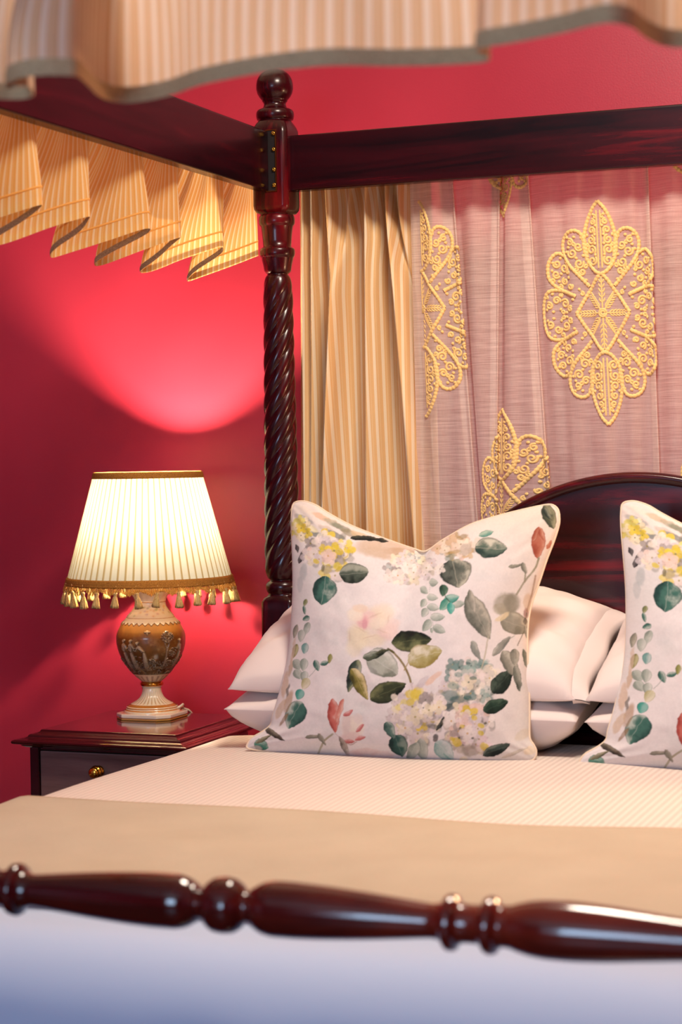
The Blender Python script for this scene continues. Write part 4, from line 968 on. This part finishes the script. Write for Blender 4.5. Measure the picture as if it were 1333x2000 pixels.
def cushion_meshes(n=460):
    u = np.linspace(0, 1, n)
    top, bot = resample(catmull(CT, 12), n), resample(catmull(CB, 12), n); lf, rt = resample(catmull(CL, 12), n), resample(catmull(CR, 12), n); rt = rt[::-1]
    U, V = np.meshgrid(u, u)
    def coons(k):
        a = (1-V)*bot[None, :, k]+V*top[None, :, k]; b = (1-U)*lf[:, None, k]+U*rt[:, None, k]
        c = (1-U)*(1-V)*bot[0, k]+U*(1-V)*bot[-1, k]+(1-U)*V*top[0, k]+U*V*top[-1, k]; return a+b-c
    px, py = coons(0), coons(1)
    # onto the leaning plane of the cushion
    nrm = np.array([0, -math.cos(CLEAN), math.sin(CLEAN)]); p0 = np.array([0, CUY, CUZ])
    fx, fy = 420+px/1.9043, 960+py/1.9043
    D = FW[None, None]+RT[None, None]*((fx-PW/2)/FPX)[..., None]-UP[None, None]*((fy-PH/2)/FPX)[..., None]
    t = ((p0-EYE)@nrm)/(D@nrm); B = EYE+D*t[..., None]
    a, b = 2*U-1, 2*V-1
    e = np.clip(1-np.abs(a)**2.3, 0, 1)*np.clip(1-np.abs(b)**2.3, 0, 1)
    T = e**.6
    # the chop in the top edge: a crease running down from the dip
    cr = np.exp(-((U-.485+.05*(1-V))/.035)**2)*sstep(.80, 1.0, V); cr2 = np.exp(-((U-.485)/.16)**2)*sstep(.62, 1.0, V)
    wn = fnoise((n, n), n/7, 5, 3)-.5
    rad = np.minimum.reduce([np.hypot(a-i, b-j) for i in (-1, 1) for j in (-1, 1)])
    wr = .0012*np.sin(16*np.arctan2(np.abs(b)-1.02, np.abs(a)-1.02)+8*wn)*np.exp(-(rad/.5)**2)
    front = .082*T*(1-.35*cr2)-.016*cr*np.clip(T*4, 0, 1)+.008*wn*T+wr*np.clip(T*3, 0, 1)
    back = .042*T*(1-.3*cr2)
    A = B+nrm*front[..., None]; K = B-nrm*(back+.0008)[..., None]
    pc = np.array([-1.25, CUY, EZ-.3]); s_ = 1.9043*FPX/((pc-EYE)@FW)
    shx, shy = (nrm@RT)*s_, -(nrm@UP)*s_
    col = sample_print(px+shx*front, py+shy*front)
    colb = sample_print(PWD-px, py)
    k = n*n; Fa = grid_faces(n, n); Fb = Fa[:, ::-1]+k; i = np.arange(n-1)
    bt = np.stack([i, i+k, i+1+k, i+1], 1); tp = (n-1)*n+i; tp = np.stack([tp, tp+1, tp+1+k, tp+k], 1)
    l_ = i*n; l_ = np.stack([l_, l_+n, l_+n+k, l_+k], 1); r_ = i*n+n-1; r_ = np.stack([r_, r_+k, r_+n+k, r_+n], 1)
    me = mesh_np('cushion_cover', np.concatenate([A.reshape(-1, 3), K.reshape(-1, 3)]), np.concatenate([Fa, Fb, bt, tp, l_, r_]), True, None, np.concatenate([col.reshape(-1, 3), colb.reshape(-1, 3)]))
    loop = np.concatenate([B[0], B[1:, -1], B[-1, ::-1][1:], B[::-1, 0][1:-1]])[::3]
    loop = np.vstack([loop, loop[:2]])
    return me, tube('piping', loop, .0022, 8, False)
M_PRINT = new_mat('floral_linen', (236, 229, 226), 0.85, 0, 0, 0.2, 0.1)
_a = N(M_PRINT, 'ShaderNodeVertexColor', layer_name='print'); L(M_PRINT, _a.outputs[0], BS(M_PRINT).inputs['Base Color'])
bump(M_PRINT, noise(M_PRINT, coords(M_PRINT), 900, 2), .15, .001)
M_PIPE = cotton('cushion_piping', (226, 204, 178), 900)
cov, pip = cushion_meshes()
cpos = (-1.26, CUY+.03, CUZ)
cu = thing('cushion', 'floral linen cushion with a dented top edge standing nearest the lamp', 'cushion', cpos, 'floral cushions')
c1 = place('cushion_cover', cov, M_PRINT, cu); c2 = place('piping', pip, M_PIPE, cu)
cu.location.z -= .006
cu2 = cu.copy(); COL.objects.link(cu2); cu2['label'] = 'floral linen cushion farther from the lamp, cut off by the right edge of the photo'
dx2 = float((onY(1215, 1100, CUY+.06)-onY(575, 1080, CUY+.06))[0])
cu2.location = (cpos[0]+dx2+.013, cpos[1], cpos[2]-.010)
for ch in (c1, c2):
    d = ch.copy(); COL.objects.link(d); d.parent = cu2
# ------------------------------------------------------------------ striped curtain behind the bed head
CUR_Y = 3.835
def px_x(x, y=600, Y=CUR_Y): return float(onY(x, y, Y)[0])
def zy(y, x=800): return float(onY(x, y, CUR_Y)[2])
ZT = EZ+.60; ZB = .10
def row_t(z): return (zy(385)-z)/(zy(385)-zy(1000))    # 0 at the rail, 1 at the cushion tops
def striped_curtain():
    nx, nz = 420, 120; rows = []
    zs = np.linspace(ZB, ZT, nz)
    # ridges and valleys: (x at rail, x part way, x low, width, height) in photo columns
    rid = [(604, 600, 596, 5, .020), (624, 621, 612, 7, .024), (655, 664, 636, 8, .030), (693, 668, 640, 7, .016), (728, 728, 722, 9, .030), (748, 742, 740, 6, .012), (767, 784, 812, 8, .034), (790, 800, 822, 7, .018), (640, 638, 626, 9, -.012), (712, 702, 690, 13, -.022), (758, 762, 772, 9, -.024), (676, 690, 668, 8, -.010), (776, 806, 838, 5, -.022)]
    for z in zs:
        t = np.clip(row_t(z), -.1, 1.5)
        xl = px_x(590-7*min(t, 1.2)); xr = px_x(846+8*t)
        X = np.linspace(xl, xr, nx); Y = np.zeros(nx)
        pxs = np.interp(X, [px_x(580), px_x(860)], [580, 860])
        for a, b, c, w, h in rid:
            xc = a+(b-a)*min(t/.3, 1) if t < .3 else b+(c-b)*(t-.3)/.7
            w_ = w*(1+.5*max(t, 0)); Y -= 1.35*h*(1-.2*t)*np.exp(-((pxs-xc)/w_)**2)
        rows.append(np.stack([X, CUR_Y+Y, np.full(nx, z)], 1))
    G = np.array(rows)
    s = np.concatenate([np.zeros((nz, 1)), np.cumsum(np.linalg.norm(np.diff(G, axis=1), axis=2), axis=1)], 1)
    U = (.35*s/s[:, -1:]+.65*np.linspace(0, 1, nx)[None])*.44
    uv = np.stack([U, np.repeat(zs[:, None], nx, 1)], -1).reshape(-1, 2)
    me = solid_cloth('striped_curtain', G.reshape(-1, 3), nx, nz, .0012, uv)
    o = place('striped_curtain', me, M_STRIPE); origin_to(o, (px_x(710), CUR_Y, ZB))
    tag(o, 'cream and tan striped curtain hanging between the bed post and the lilac sheer', 'curtain')
striped_curtain()

# ------------------------------------------------------------------ embroidered lilac sheer
SH_Y = 3.812
def sx(x): return float(onY(x, 650, SH_Y)[0])
def sheer_grid(nz=110):
    """plan line of the sheer at each height: cloth runs left to right and doubles back at the deep folds"""
    zs = np.linspace(ZB, ZT, nz); rows = []
    # folds: right hand edge at the rail and low down, width of the doubled band (photo columns)
    folds = [(903, 944, 34, 18), (1001, 985, 22, 20), (1062, 1098, 26, 24), (1304, 1322, 9, 16), (1440, 1450, 30, 30)]
    for z in zs:
        t = np.clip(row_t(z), -.2, 1.6); pts = []
        x0 = 806+8*t; pts.append((x0, 0)); last = x0
        for a, b, w0, w1 in folds:
            p = a+(b-a)*t; w = w0+(w1-w0)*t
            m = np.linspace(last, p, 14)[1:-1]
            for q, xx_ in enumerate(m): pts.append((xx_, -.014*math.sin(math.pi*(q+1)/13)+.004*math.sin(xx_*.11+a)))
            pts += [(p-2, -.011), (p, -.008), (p-3, -.003), (p-w*.5, -.001), (p-w+3, 0.001), (p-w, .004), (p-w+3, .0075), (p-w*.4, .008), (p+4, .005)]
            last = p+6
        for xx_ in np.linspace(last, 1960, 26)[1:]: pts.append((xx_, .006*math.sin(xx_*.12)))
        P_ = np.array(pts); W_ = np.stack([np.interp(P_[:, 0], [800, 1960], [sx(800), sx(1960)]), SH_Y+P_[:, 1]], 1)
        P3 = catmull(W_, 6); rows.append(np.column_stack([P3, np.full(len(P3), z)]))
    return zs, np.array(rows)
SZS, SG = sheer_grid()
_i = int(np.argmin(abs(SZS-zy(620))))
_su = np.r_[0, np.cumsum(np.linalg.norm(np.diff(SG[_i, :, :2], axis=0), axis=1))]
U_TOT = _su[-1]
def mat_sheer():
    m = new_mat('lilac_sheer_linen', (226, 196, 186), 0.9, 0, 0, 0.1, 0.15)
    v = coords(m, (14, 14, 420)); n = noise(m, v, 1.0, 3, .6); v2 = coords(m, (700, 700, 60)); n2 = noise(m, v2, 1.0, 2)
    c_ = ramp(m, n, [(.25, (232, 206, 194)), (.75, (248, 232, 222))]); L(m, c_, BS(m).inputs['Base Color'])
    mx = add_translucent(m, c_, .25)
    out = [q for q in m.node_tree.nodes if q.type == 'OUTPUT_MATERIAL'][0]
    tr = N(m, 'ShaderNodeBsdfTransparent'); m2 = N(m, 'ShaderNodeMixShader')
    al = ramp(m, math_n(m, 'ADD', math_n(m, 'MULTIPLY', n, .8), math_n(m, 'MULTIPLY', n2, .2)), [(.3, (.46, .46, .46, 1)), (.7, (.68, .68, .68, 1))])
    L(m, al, m2.inputs[0]); L(m, tr.outputs[0], m2.inputs[1]); L(m, mx.outputs[0], m2.inputs[2]); L(m, m2.outputs[0], out.inputs[0])
    return m
M_SHEER = mat_sheer()
nzs, nus = SG.shape[:2]
uvs = np.stack([np.repeat(_su[None], nzs, 0), np.repeat(SZS[:, None], nus, 1)], -1).reshape(-1, 2)
sheer = place('sheer_curtain', mesh_np('sheer_curtain', SG.reshape(-1, 3), grid_faces(nus, nzs), True, uvs), M_SHEER)
origin_to(sheer, (sx(1200), SH_Y, ZB)); tag(sheer, 'lilac linen sheer with large gold embroidered medallions hanging behind the headboard', 'sheer curtain')
_du = np.gradient(SG, axis=1); _dv = np.gradient(SG, axis=0); _nn = np.cross(_du, _dv); _nn /= np.linalg.norm(_nn, axis=2)[..., None]+1e-9
def on_sheer(u, z, h):
    """point at cloth coordinate u (metres along the cloth) and height z, raised h towards the room side"""
    fu = np.clip(np.interp(u, _su, np.arange(nus)), 0, nus-1.001); fz = np.clip((z-SZS[0])/(SZS[-1]-SZS[0])*(nzs-1), 0, nzs-1.001)
    i0, j0 = fu.astype(int), fz.astype(int); a, b = (fu-i0)[..., None], (fz-j0)[..., None]
    f = lambda A: (A[j0, i0]*(1-a)+A[j0, i0+1]*a)*(1-b)+(A[j0+1, i0]*(1-a)+A[j0+1, i0+1]*a)*b
    n = f(_nn); n /= np.linalg.norm(n, axis=-1)[..., None]+1e-9
    return f(SG)+n*h[..., None]
def u_at(px): 
    """cloth coordinate of the front layer seen at photo column px, at the medallions' height"""
    X = sx(px); P_ = SG[_i]; best = None
    k = np.where((P_[:-1, 0]-X)*(P_[1:, 0]-X) <= 0)[0]
    k = k[np.argmin(P_[k, 1])]; return float(_su[k])
def medallion_curves():
    """the motif in unit coordinates (-1..1 across and up): list of (points, radius, roped)"""
    C = []
    def add(p, r=.0034, rope=True): C.append((np.array(p, float), r*1.12, rope))
    def sym(p, r=.0034, rope=True, v=True):
        for sx_ in (1, -1):
            for sy in ((1, -1) if v else (1,)): add([(x*sx_, y*sy) for x, y in p], r, rope)
    sm = lambda p, k=8: catmull(p, k)
    sym(sm([(0, 1), (.10, .93), (.19, .82), (.245, .68), (.245, .56), (.20, .46), (.10, .38), (0, .345)]))
    sym(sm([(.03, .92), (.028, .7), (.028, .40)]), .0016, False)
    sym(sm([(.215, .50), (.25, .66), (.33, .735), (.45, .745), (.56, .70), (.61, .62), (.58, .52), (.47, .42), (.32, .32), (.20, .24)]))
    sym(sm([(.60, .53), (.70, .555), (.80, .515), (.86, .44), (.86, .34), (.78, .27), (.62, .21), (.42, .16)]))
    sym(sm([(.42, .155), (.58, .20), (.76, .225), (.90, .20), (.98, .11), (1.0, 0)]))
    sym([(0, .36), (.10, .29), (.2, .2), (.3, .115), (.42, 0)])
    def spiral(cx, cy, r, a0, turns, sgn, rad=.0023):
        t = np.linspace(0, 1, 34); a = a0+sgn*turns*2*np.pi*t; q = r*(1-.82*t)
        ax, ay = 1.0, .62                                  # the motif is taller than wide: keep scrolls round
        return [(cx+ax*k*math.cos(b), cy+ay*k*math.sin(b)) for k, b in zip(q, a)]
    sc_ = [(.125, .47, .075, 2.2, 1), (.135, .565, .075, 4.0, -1), (.135, .655, .068, 1.6, 1), (.12, .74, .058, 4.2, -1), (.10, .815, .045, 1.2, 1),
           (.34, .45, .075, 2.6, 1), (.44, .545, .075, .6, -1), (.34, .60, .06, 3.6, 1), (.47, .645, .055, 1.0, 1), (.30, .375, .05, .3, -1),
           (.60, .42, .075, 2.0, 1), (.72, .46, .06, .2, -1), (.74, .365, .06, 3.4, 1), (.60, .30, .055, 1.4, -1), (.50, .25, .045, 2.4, 1),
           (.62, .10, .07, .6, 1), (.76, .13, .06, 3.6, -1), (.88, .085, .055, 1.0, 1), (.53, .05, .045, 2.6, -1)]
    for cx, cy, r, a0, s in sc_: sym(spiral(cx, cy, r, a0, 1.45, s), .0022, False)
    for cx, cy, r, a0, s in ((.06, .86, .03, 1, 1), (.19, .61, .03, 2, -1), (.39, .40, .04, 1, 1), (.28, .68, .035, 5, -1), (.55, .48, .04, 3, 1), (.68, .25, .04, 1, 1), (.80, .31, .035, 4, -1), (.69, .18, .035, 2, 1), (.92, .16, .03, 4, -1), (.32, .18, .035, 1, 1), (.24, .42, .035, 3, -1), (.66, .02, .035, 0, 1), (.53, .38, .035, 2, -1), (.41, .62, .035, 0, 1)): sym(spiral(cx, cy, r, a0, 1.3, s), .0020, False)
    rg = random.Random(2)
    for cx, cy in ((.20, .70), (.07, .52), (.07, .62), (.07, .70), (.05, .78), (.08, .88), (.40, .69), (.52, .69), (.27, .52), (.38, .50), (.50, .60), (.54, .56), (.66, .51), (.78, .47), (.66, .37), (.80, .40), (.52, .33), (.70, .30), (.68, .17), (.82, .19), (.70, .05), (.92, .05), (.82, .03), (.60, .02), (.47, .13), (.36, .22), (.25, .30)):
        a = rg.uniform(0, 3.14); d = .022
        sym([(cx-d*math.cos(a), cy-d*.62*math.sin(a)), (cx, cy), (cx+d*math.cos(a), cy+d*.62*math.sin(a))], .0032, False)
    # fern sprigs inside the diamond
    for k in range(8):
        a = k*math.pi/4; Ls = (.34, .24)[k % 2]; Lx, Ly = Ls*math.cos(a), Ls*.92*math.sin(a)
        add([(Lx*.12, Ly*.12), (Lx*.5, Ly*.5), (Lx, Ly)], .0014, False)
        for q in np.linspace(.3, 1.0, 6):
            bx, by = Lx*q, Ly*q; lw = .086*(1-.45*abs(q-.5))
            for sg in (1, -1):
                aa = a+sg*.85; add([(bx, by), (bx+lw*.55*math.cos(aa), by+lw*.36*math.sin(aa)), (bx+lw*math.cos(aa-sg*.25), by+lw*.62*math.sin(aa-sg*.25))], .0014, False)
    for r in (.055, .030): add([(r*math.cos(b), r*.62*math.sin(b)) for b in np.linspace(0, 2*np.pi, 20)], .0022, False)
    return C
MED = medallion_curves()
M_GOLDTHREAD = new_mat('gold_embroidery_thread', (238, 200, 128), 0.55, 0, 0, 0.3, 0.2)
def medallion(px, py, hw=.131, hh=.222, clip=None):
    u0 = u_at(px); z0 = float(onY(px, py, SH_Y)[2]); parts = []
    for p, r, rope in MED:
        P_ = p*np.array([hw, hh]); Ln = np.linalg.norm(np.diff(P_, axis=0), axis=1).sum(); n = max(4, int(Ln/(.0016 if rope else .0020)))
        P_ = resample(P_, n)
        if clip is not None:
            P_ = P_[P_[:, 0] >= clip]
            if len(P_) < 3: continue
        u, z = u0+P_[:, 0], z0+P_[:, 1]
        ok = (z < ZT-.01) & (u > .001) & (u < U_TOT-.01)
        if ok.sum() < 3: continue
        u, z = u[ok], z[ok]; n = len(u)
        T = np.stack([np.gradient(u), np.gradient(z)], 1); T /= np.linalg.norm(T, axis=1)[:, None]+1e-9; Q = np.stack([-T[:, 1], T[:, 0]], 1)
        s = np.arange(n)*.0016; rr = r*(1+.14*np.sin(s*2*np.pi/.0075)) if rope else r*np.clip(np.minimum(np.arange(n)+1, n-np.arange(n))/2.0, .5, 1)
        rr = np.broadcast_to(rr, (n,)); ring_ = []
        for o, h in ((-1, .0002), (-.7, .62), (0, .9), (.7, .62), (1, .0002)):
            ring_.append(on_sheer(u+Q[:, 0]*rr*o, z+Q[:, 1]*rr*o, (rr*h if h > .01 else np.full(n, .0003))))
        V = np.stack(ring_, 1).reshape(-1, 3); parts.append((V, grid_faces(5, n)))
    V, Fq = cat_meshes(parts)
    o = place('embroidered_medallion', mesh_np('embroidered_medallion', V, Fq), M_GOLDTHREAD, sheer)
    return o
medallion(1185, 612)
medallion(829, 604, clip=0.0)
medallion(984, 1012); medallion(984, 208); medallion(1402, 1012); medallion(1402, 208)
# ------------------------------------------------------------------ ruffled valance along the lamp side of the canopy
def valance_side(x0, sgn, name_label, y_a, y_b, per, seed, phase=0.0):
    nz = 26; nu = int((y_b-y_a)/per*64); u = np.linspace(0, 1, nu)*(y_b-y_a)/per
    rg = np.random.RandomState(seed); rows = []
    zt, zb = zr1-.02, EZ+.392
    k = np.floor(u).astype(int); jit = rg.uniform(.8, 1.2, k.max()+3); amp = np.interp(u, np.arange(len(jit)), jit)
    z_s = np.r_[np.linspace(zt, zt-.05, 4)[:-1], np.linspace(zt-.05, zb, nz-3)]
    for z in z_s:
        f = np.clip((zt-z)/(zt-zb), 0, 1); g = sstep(.12, 1.0, f)
        A = (.006+.052*g)*amp; b = .02+.13*g
        ph_ = 2*np.pi*u+phase+.5*np.sin(2*np.pi*u*.37+seed); X = x0+sgn*(-.012-.050*g+A*np.cos(ph_))+.003*np.sin(6*np.pi*u+1)*g+.004*(1-g)*np.sin(2*np.pi*u*5.3+jit[k]*9)
        Y = y_a+per*(u+b*np.cos(ph_))
        Z = z+.030*g*np.cos(ph_)*np.ones(nu)
        rows.append(np.stack([X, Y, Z], 1))
    G = np.array(rows); s = np.r_[0, np.cumsum(np.linalg.norm(np.diff(G[-1], axis=0), axis=1))]
    uv = np.stack([np.repeat(s[None], len(G), 0), np.repeat(z_s[:, None], nu, 1)], -1).reshape(-1, 2)
    v = thing('valance', name_label, 'valance', (x0, (y_a+y_b)/2, zb), 'ruffled canopy valances')
    place('ruffle', mesh_np('ruffle', G.reshape(-1, 3), grid_faces(nu, len(G)), True, uv), M_VALANCE, v)
    # woven braid sewn to the outer face, and the turned hem line inside
    def strip(name, za, zb_, off, mat):
        fr = (z_s[-1]-0); iz = np.interp(np.linspace(za, zb_, 4), z_s[::-1], np.arange(len(z_s))[::-1]); S = []
        du = np.gradient(G, axis=1); dv = np.gradient(G, axis=0); n = np.cross(du, dv); n /= np.linalg.norm(n, axis=2)[..., None]+1e-9
        for q, ii in enumerate(iz):
            a = min(int(ii), len(G)-2); t = ii-a; P_ = G[a]*(1-t)+G[a+1]*t; nn = n[a]*(1-t)+n[a+1]*t
            S.append(P_+nn*off*(1 if 0 < q < 3 else .5))
        place(name, mesh_np(name, np.concatenate(S), grid_faces(nu, 4)), mat, v)
    side = 1.0 if True else -1
    test = np.cross(np.gradient(G, axis=1), np.gradient(G, axis=0))[len(G)//2, :, 0].mean()
    outw = (-1 if sgn > 0 else 1)*(1 if test > 0 else -1)
    strip('braid_trim', zb+.0005, zb+.0115, outw*.0018, M_BRAID)
    strip('hem', zb+.030, zb+.034, -outw*.0012, M_VALANCE)
    return v
valance_side(XL-.028, 1, 'cream and tan striped ruffled valance hanging on the canopy rail above the lamp', YF+.30, YH-.035, .182, 4, 1.1)
valance_side(XR+.028, -1, 'cream and tan striped ruffled valance on the canopy rail across from the lamp', YF+.30, YH-.085, .168, 9, .4)

# ------------------------------------------------------------------ valance across the foot of the canopy, nearest the camera
def valance_foot():
    HZ = EZ+.374
    hem = [(-800, 262), (-740, 255), (-680, 236), (-610, 224), (-550, 226), (-500, 222), (-440, 200), (-380, 184), (-300, 175), (-180, 150), (-120, 160), (-60, 186), (0, 193), (45, 193), (66, 186), (58, 170), (30, 168), (14, 172), (20, 160), (45, 151), (80, 147), (120, 147), (150, 150), (170, 166), (190, 186), (215, 197), (260, 200), (330, 187), (400, 164), (520, 141), (640, 128), (760, 129), (860, 127), (930, 123), (956, 118), (955, 108), (938, 102), (934, 97), (960, 90), (1010, 82), (1100, 64), (1160, 49), (1200, 45), (1235, 54), (1265, 76), (1300, 90), (1345, 92), (1420, 80), (1520, 50), (1600, 40), (1680, 60), (1760, 70), (1900, 40)]
    base = np.array([onZ(x, y, HZ)[:2] for x, y in hem])
    line = catmull(base, 14); nu = 900; line = resample(line, nu)
    # the drawn-up heading: nearly straight along the rail
    hd = np.stack([np.linspace(line[0, 0], line[-1, 0], nu), np.full(nu, YF-.021)], 1)
    # keep neighbouring folds above one another: heading follows the smoothed hem position
    sm_x = np.convolve(np.pad(line[:, 0], 60, mode='edge'), np.ones(121)/121, 'valid'); hd[:, 0] = sm_x
    hd[:, 1] += -.006+.006*np.sin(np.linspace(0, 2*np.pi*40, nu))
    nz = 24; zt = zr1+.01; rows = []; z_s = np.linspace(zt, HZ, nz)
    dmy = line[:, 1]-line[:, 1].mean(); sh = YF-.045-line[:, 1].mean()
    for z in z_s:
        f = (zt-z)/(zt-HZ); g = sstep(0, .95, f)
        P_ = hd*(1-g)+line*g; P_[:, 1] = np.minimum(P_[:, 1], YF-.0165+1.6*max(0, zr0-.012-z)); rows.append(np.column_stack([P_, np.full(nu, z)]))
    G = np.array(rows); s = np.r_[0, np.cumsum(np.linalg.norm(np.diff(G[-1], axis=0), axis=1))]
    uv = np.stack([np.repeat(s[None], nz, 0), np.repeat(z_s[:, None], nu, 1)], -1).reshape(-1, 2)
    v = thing('valance', 'pale striped valance with a beige braid across the foot of the canopy', 'valance', (XC, YF, HZ), 'ruffled canopy valances')
    place('ruffle', mesh_np('ruffle', G.reshape(-1, 3), grid_faces(nu, nz), True, uv), M_VALANCE_F, v)
    du = np.gradient(G, axis=1); dv = np.gradient(G, axis=0); n = np.cross(du, dv); n /= np.linalg.norm(n, axis=2)[..., None]+1e-9
    if n[nz//2, :, 1].mean() > 0: n = -n
    S = []
    for q, zz in enumerate(np.linspace(HZ-.0005, HZ+.0165, 4)):
        ii = np.interp(zz, z_s[::-1], np.arange(nz)[::-1]); a = min(int(ii), nz-2); t = ii-a
        P_ = G[a]*(1-t)+G[a+1]*t; P_ = P_+(n[a]*(1-t)+n[a+1]*t)*(.002 if 0 < q < 3 else .001); P_[:, 2] = zz; S.append(P_)
    place('braid_trim', mesh_np('braid_trim', np.concatenate(S), grid_faces(nu, 4)), M_BRAID_F, v)
    print('foot valance plan', line.min(0), line.max(0))
valance_foot()
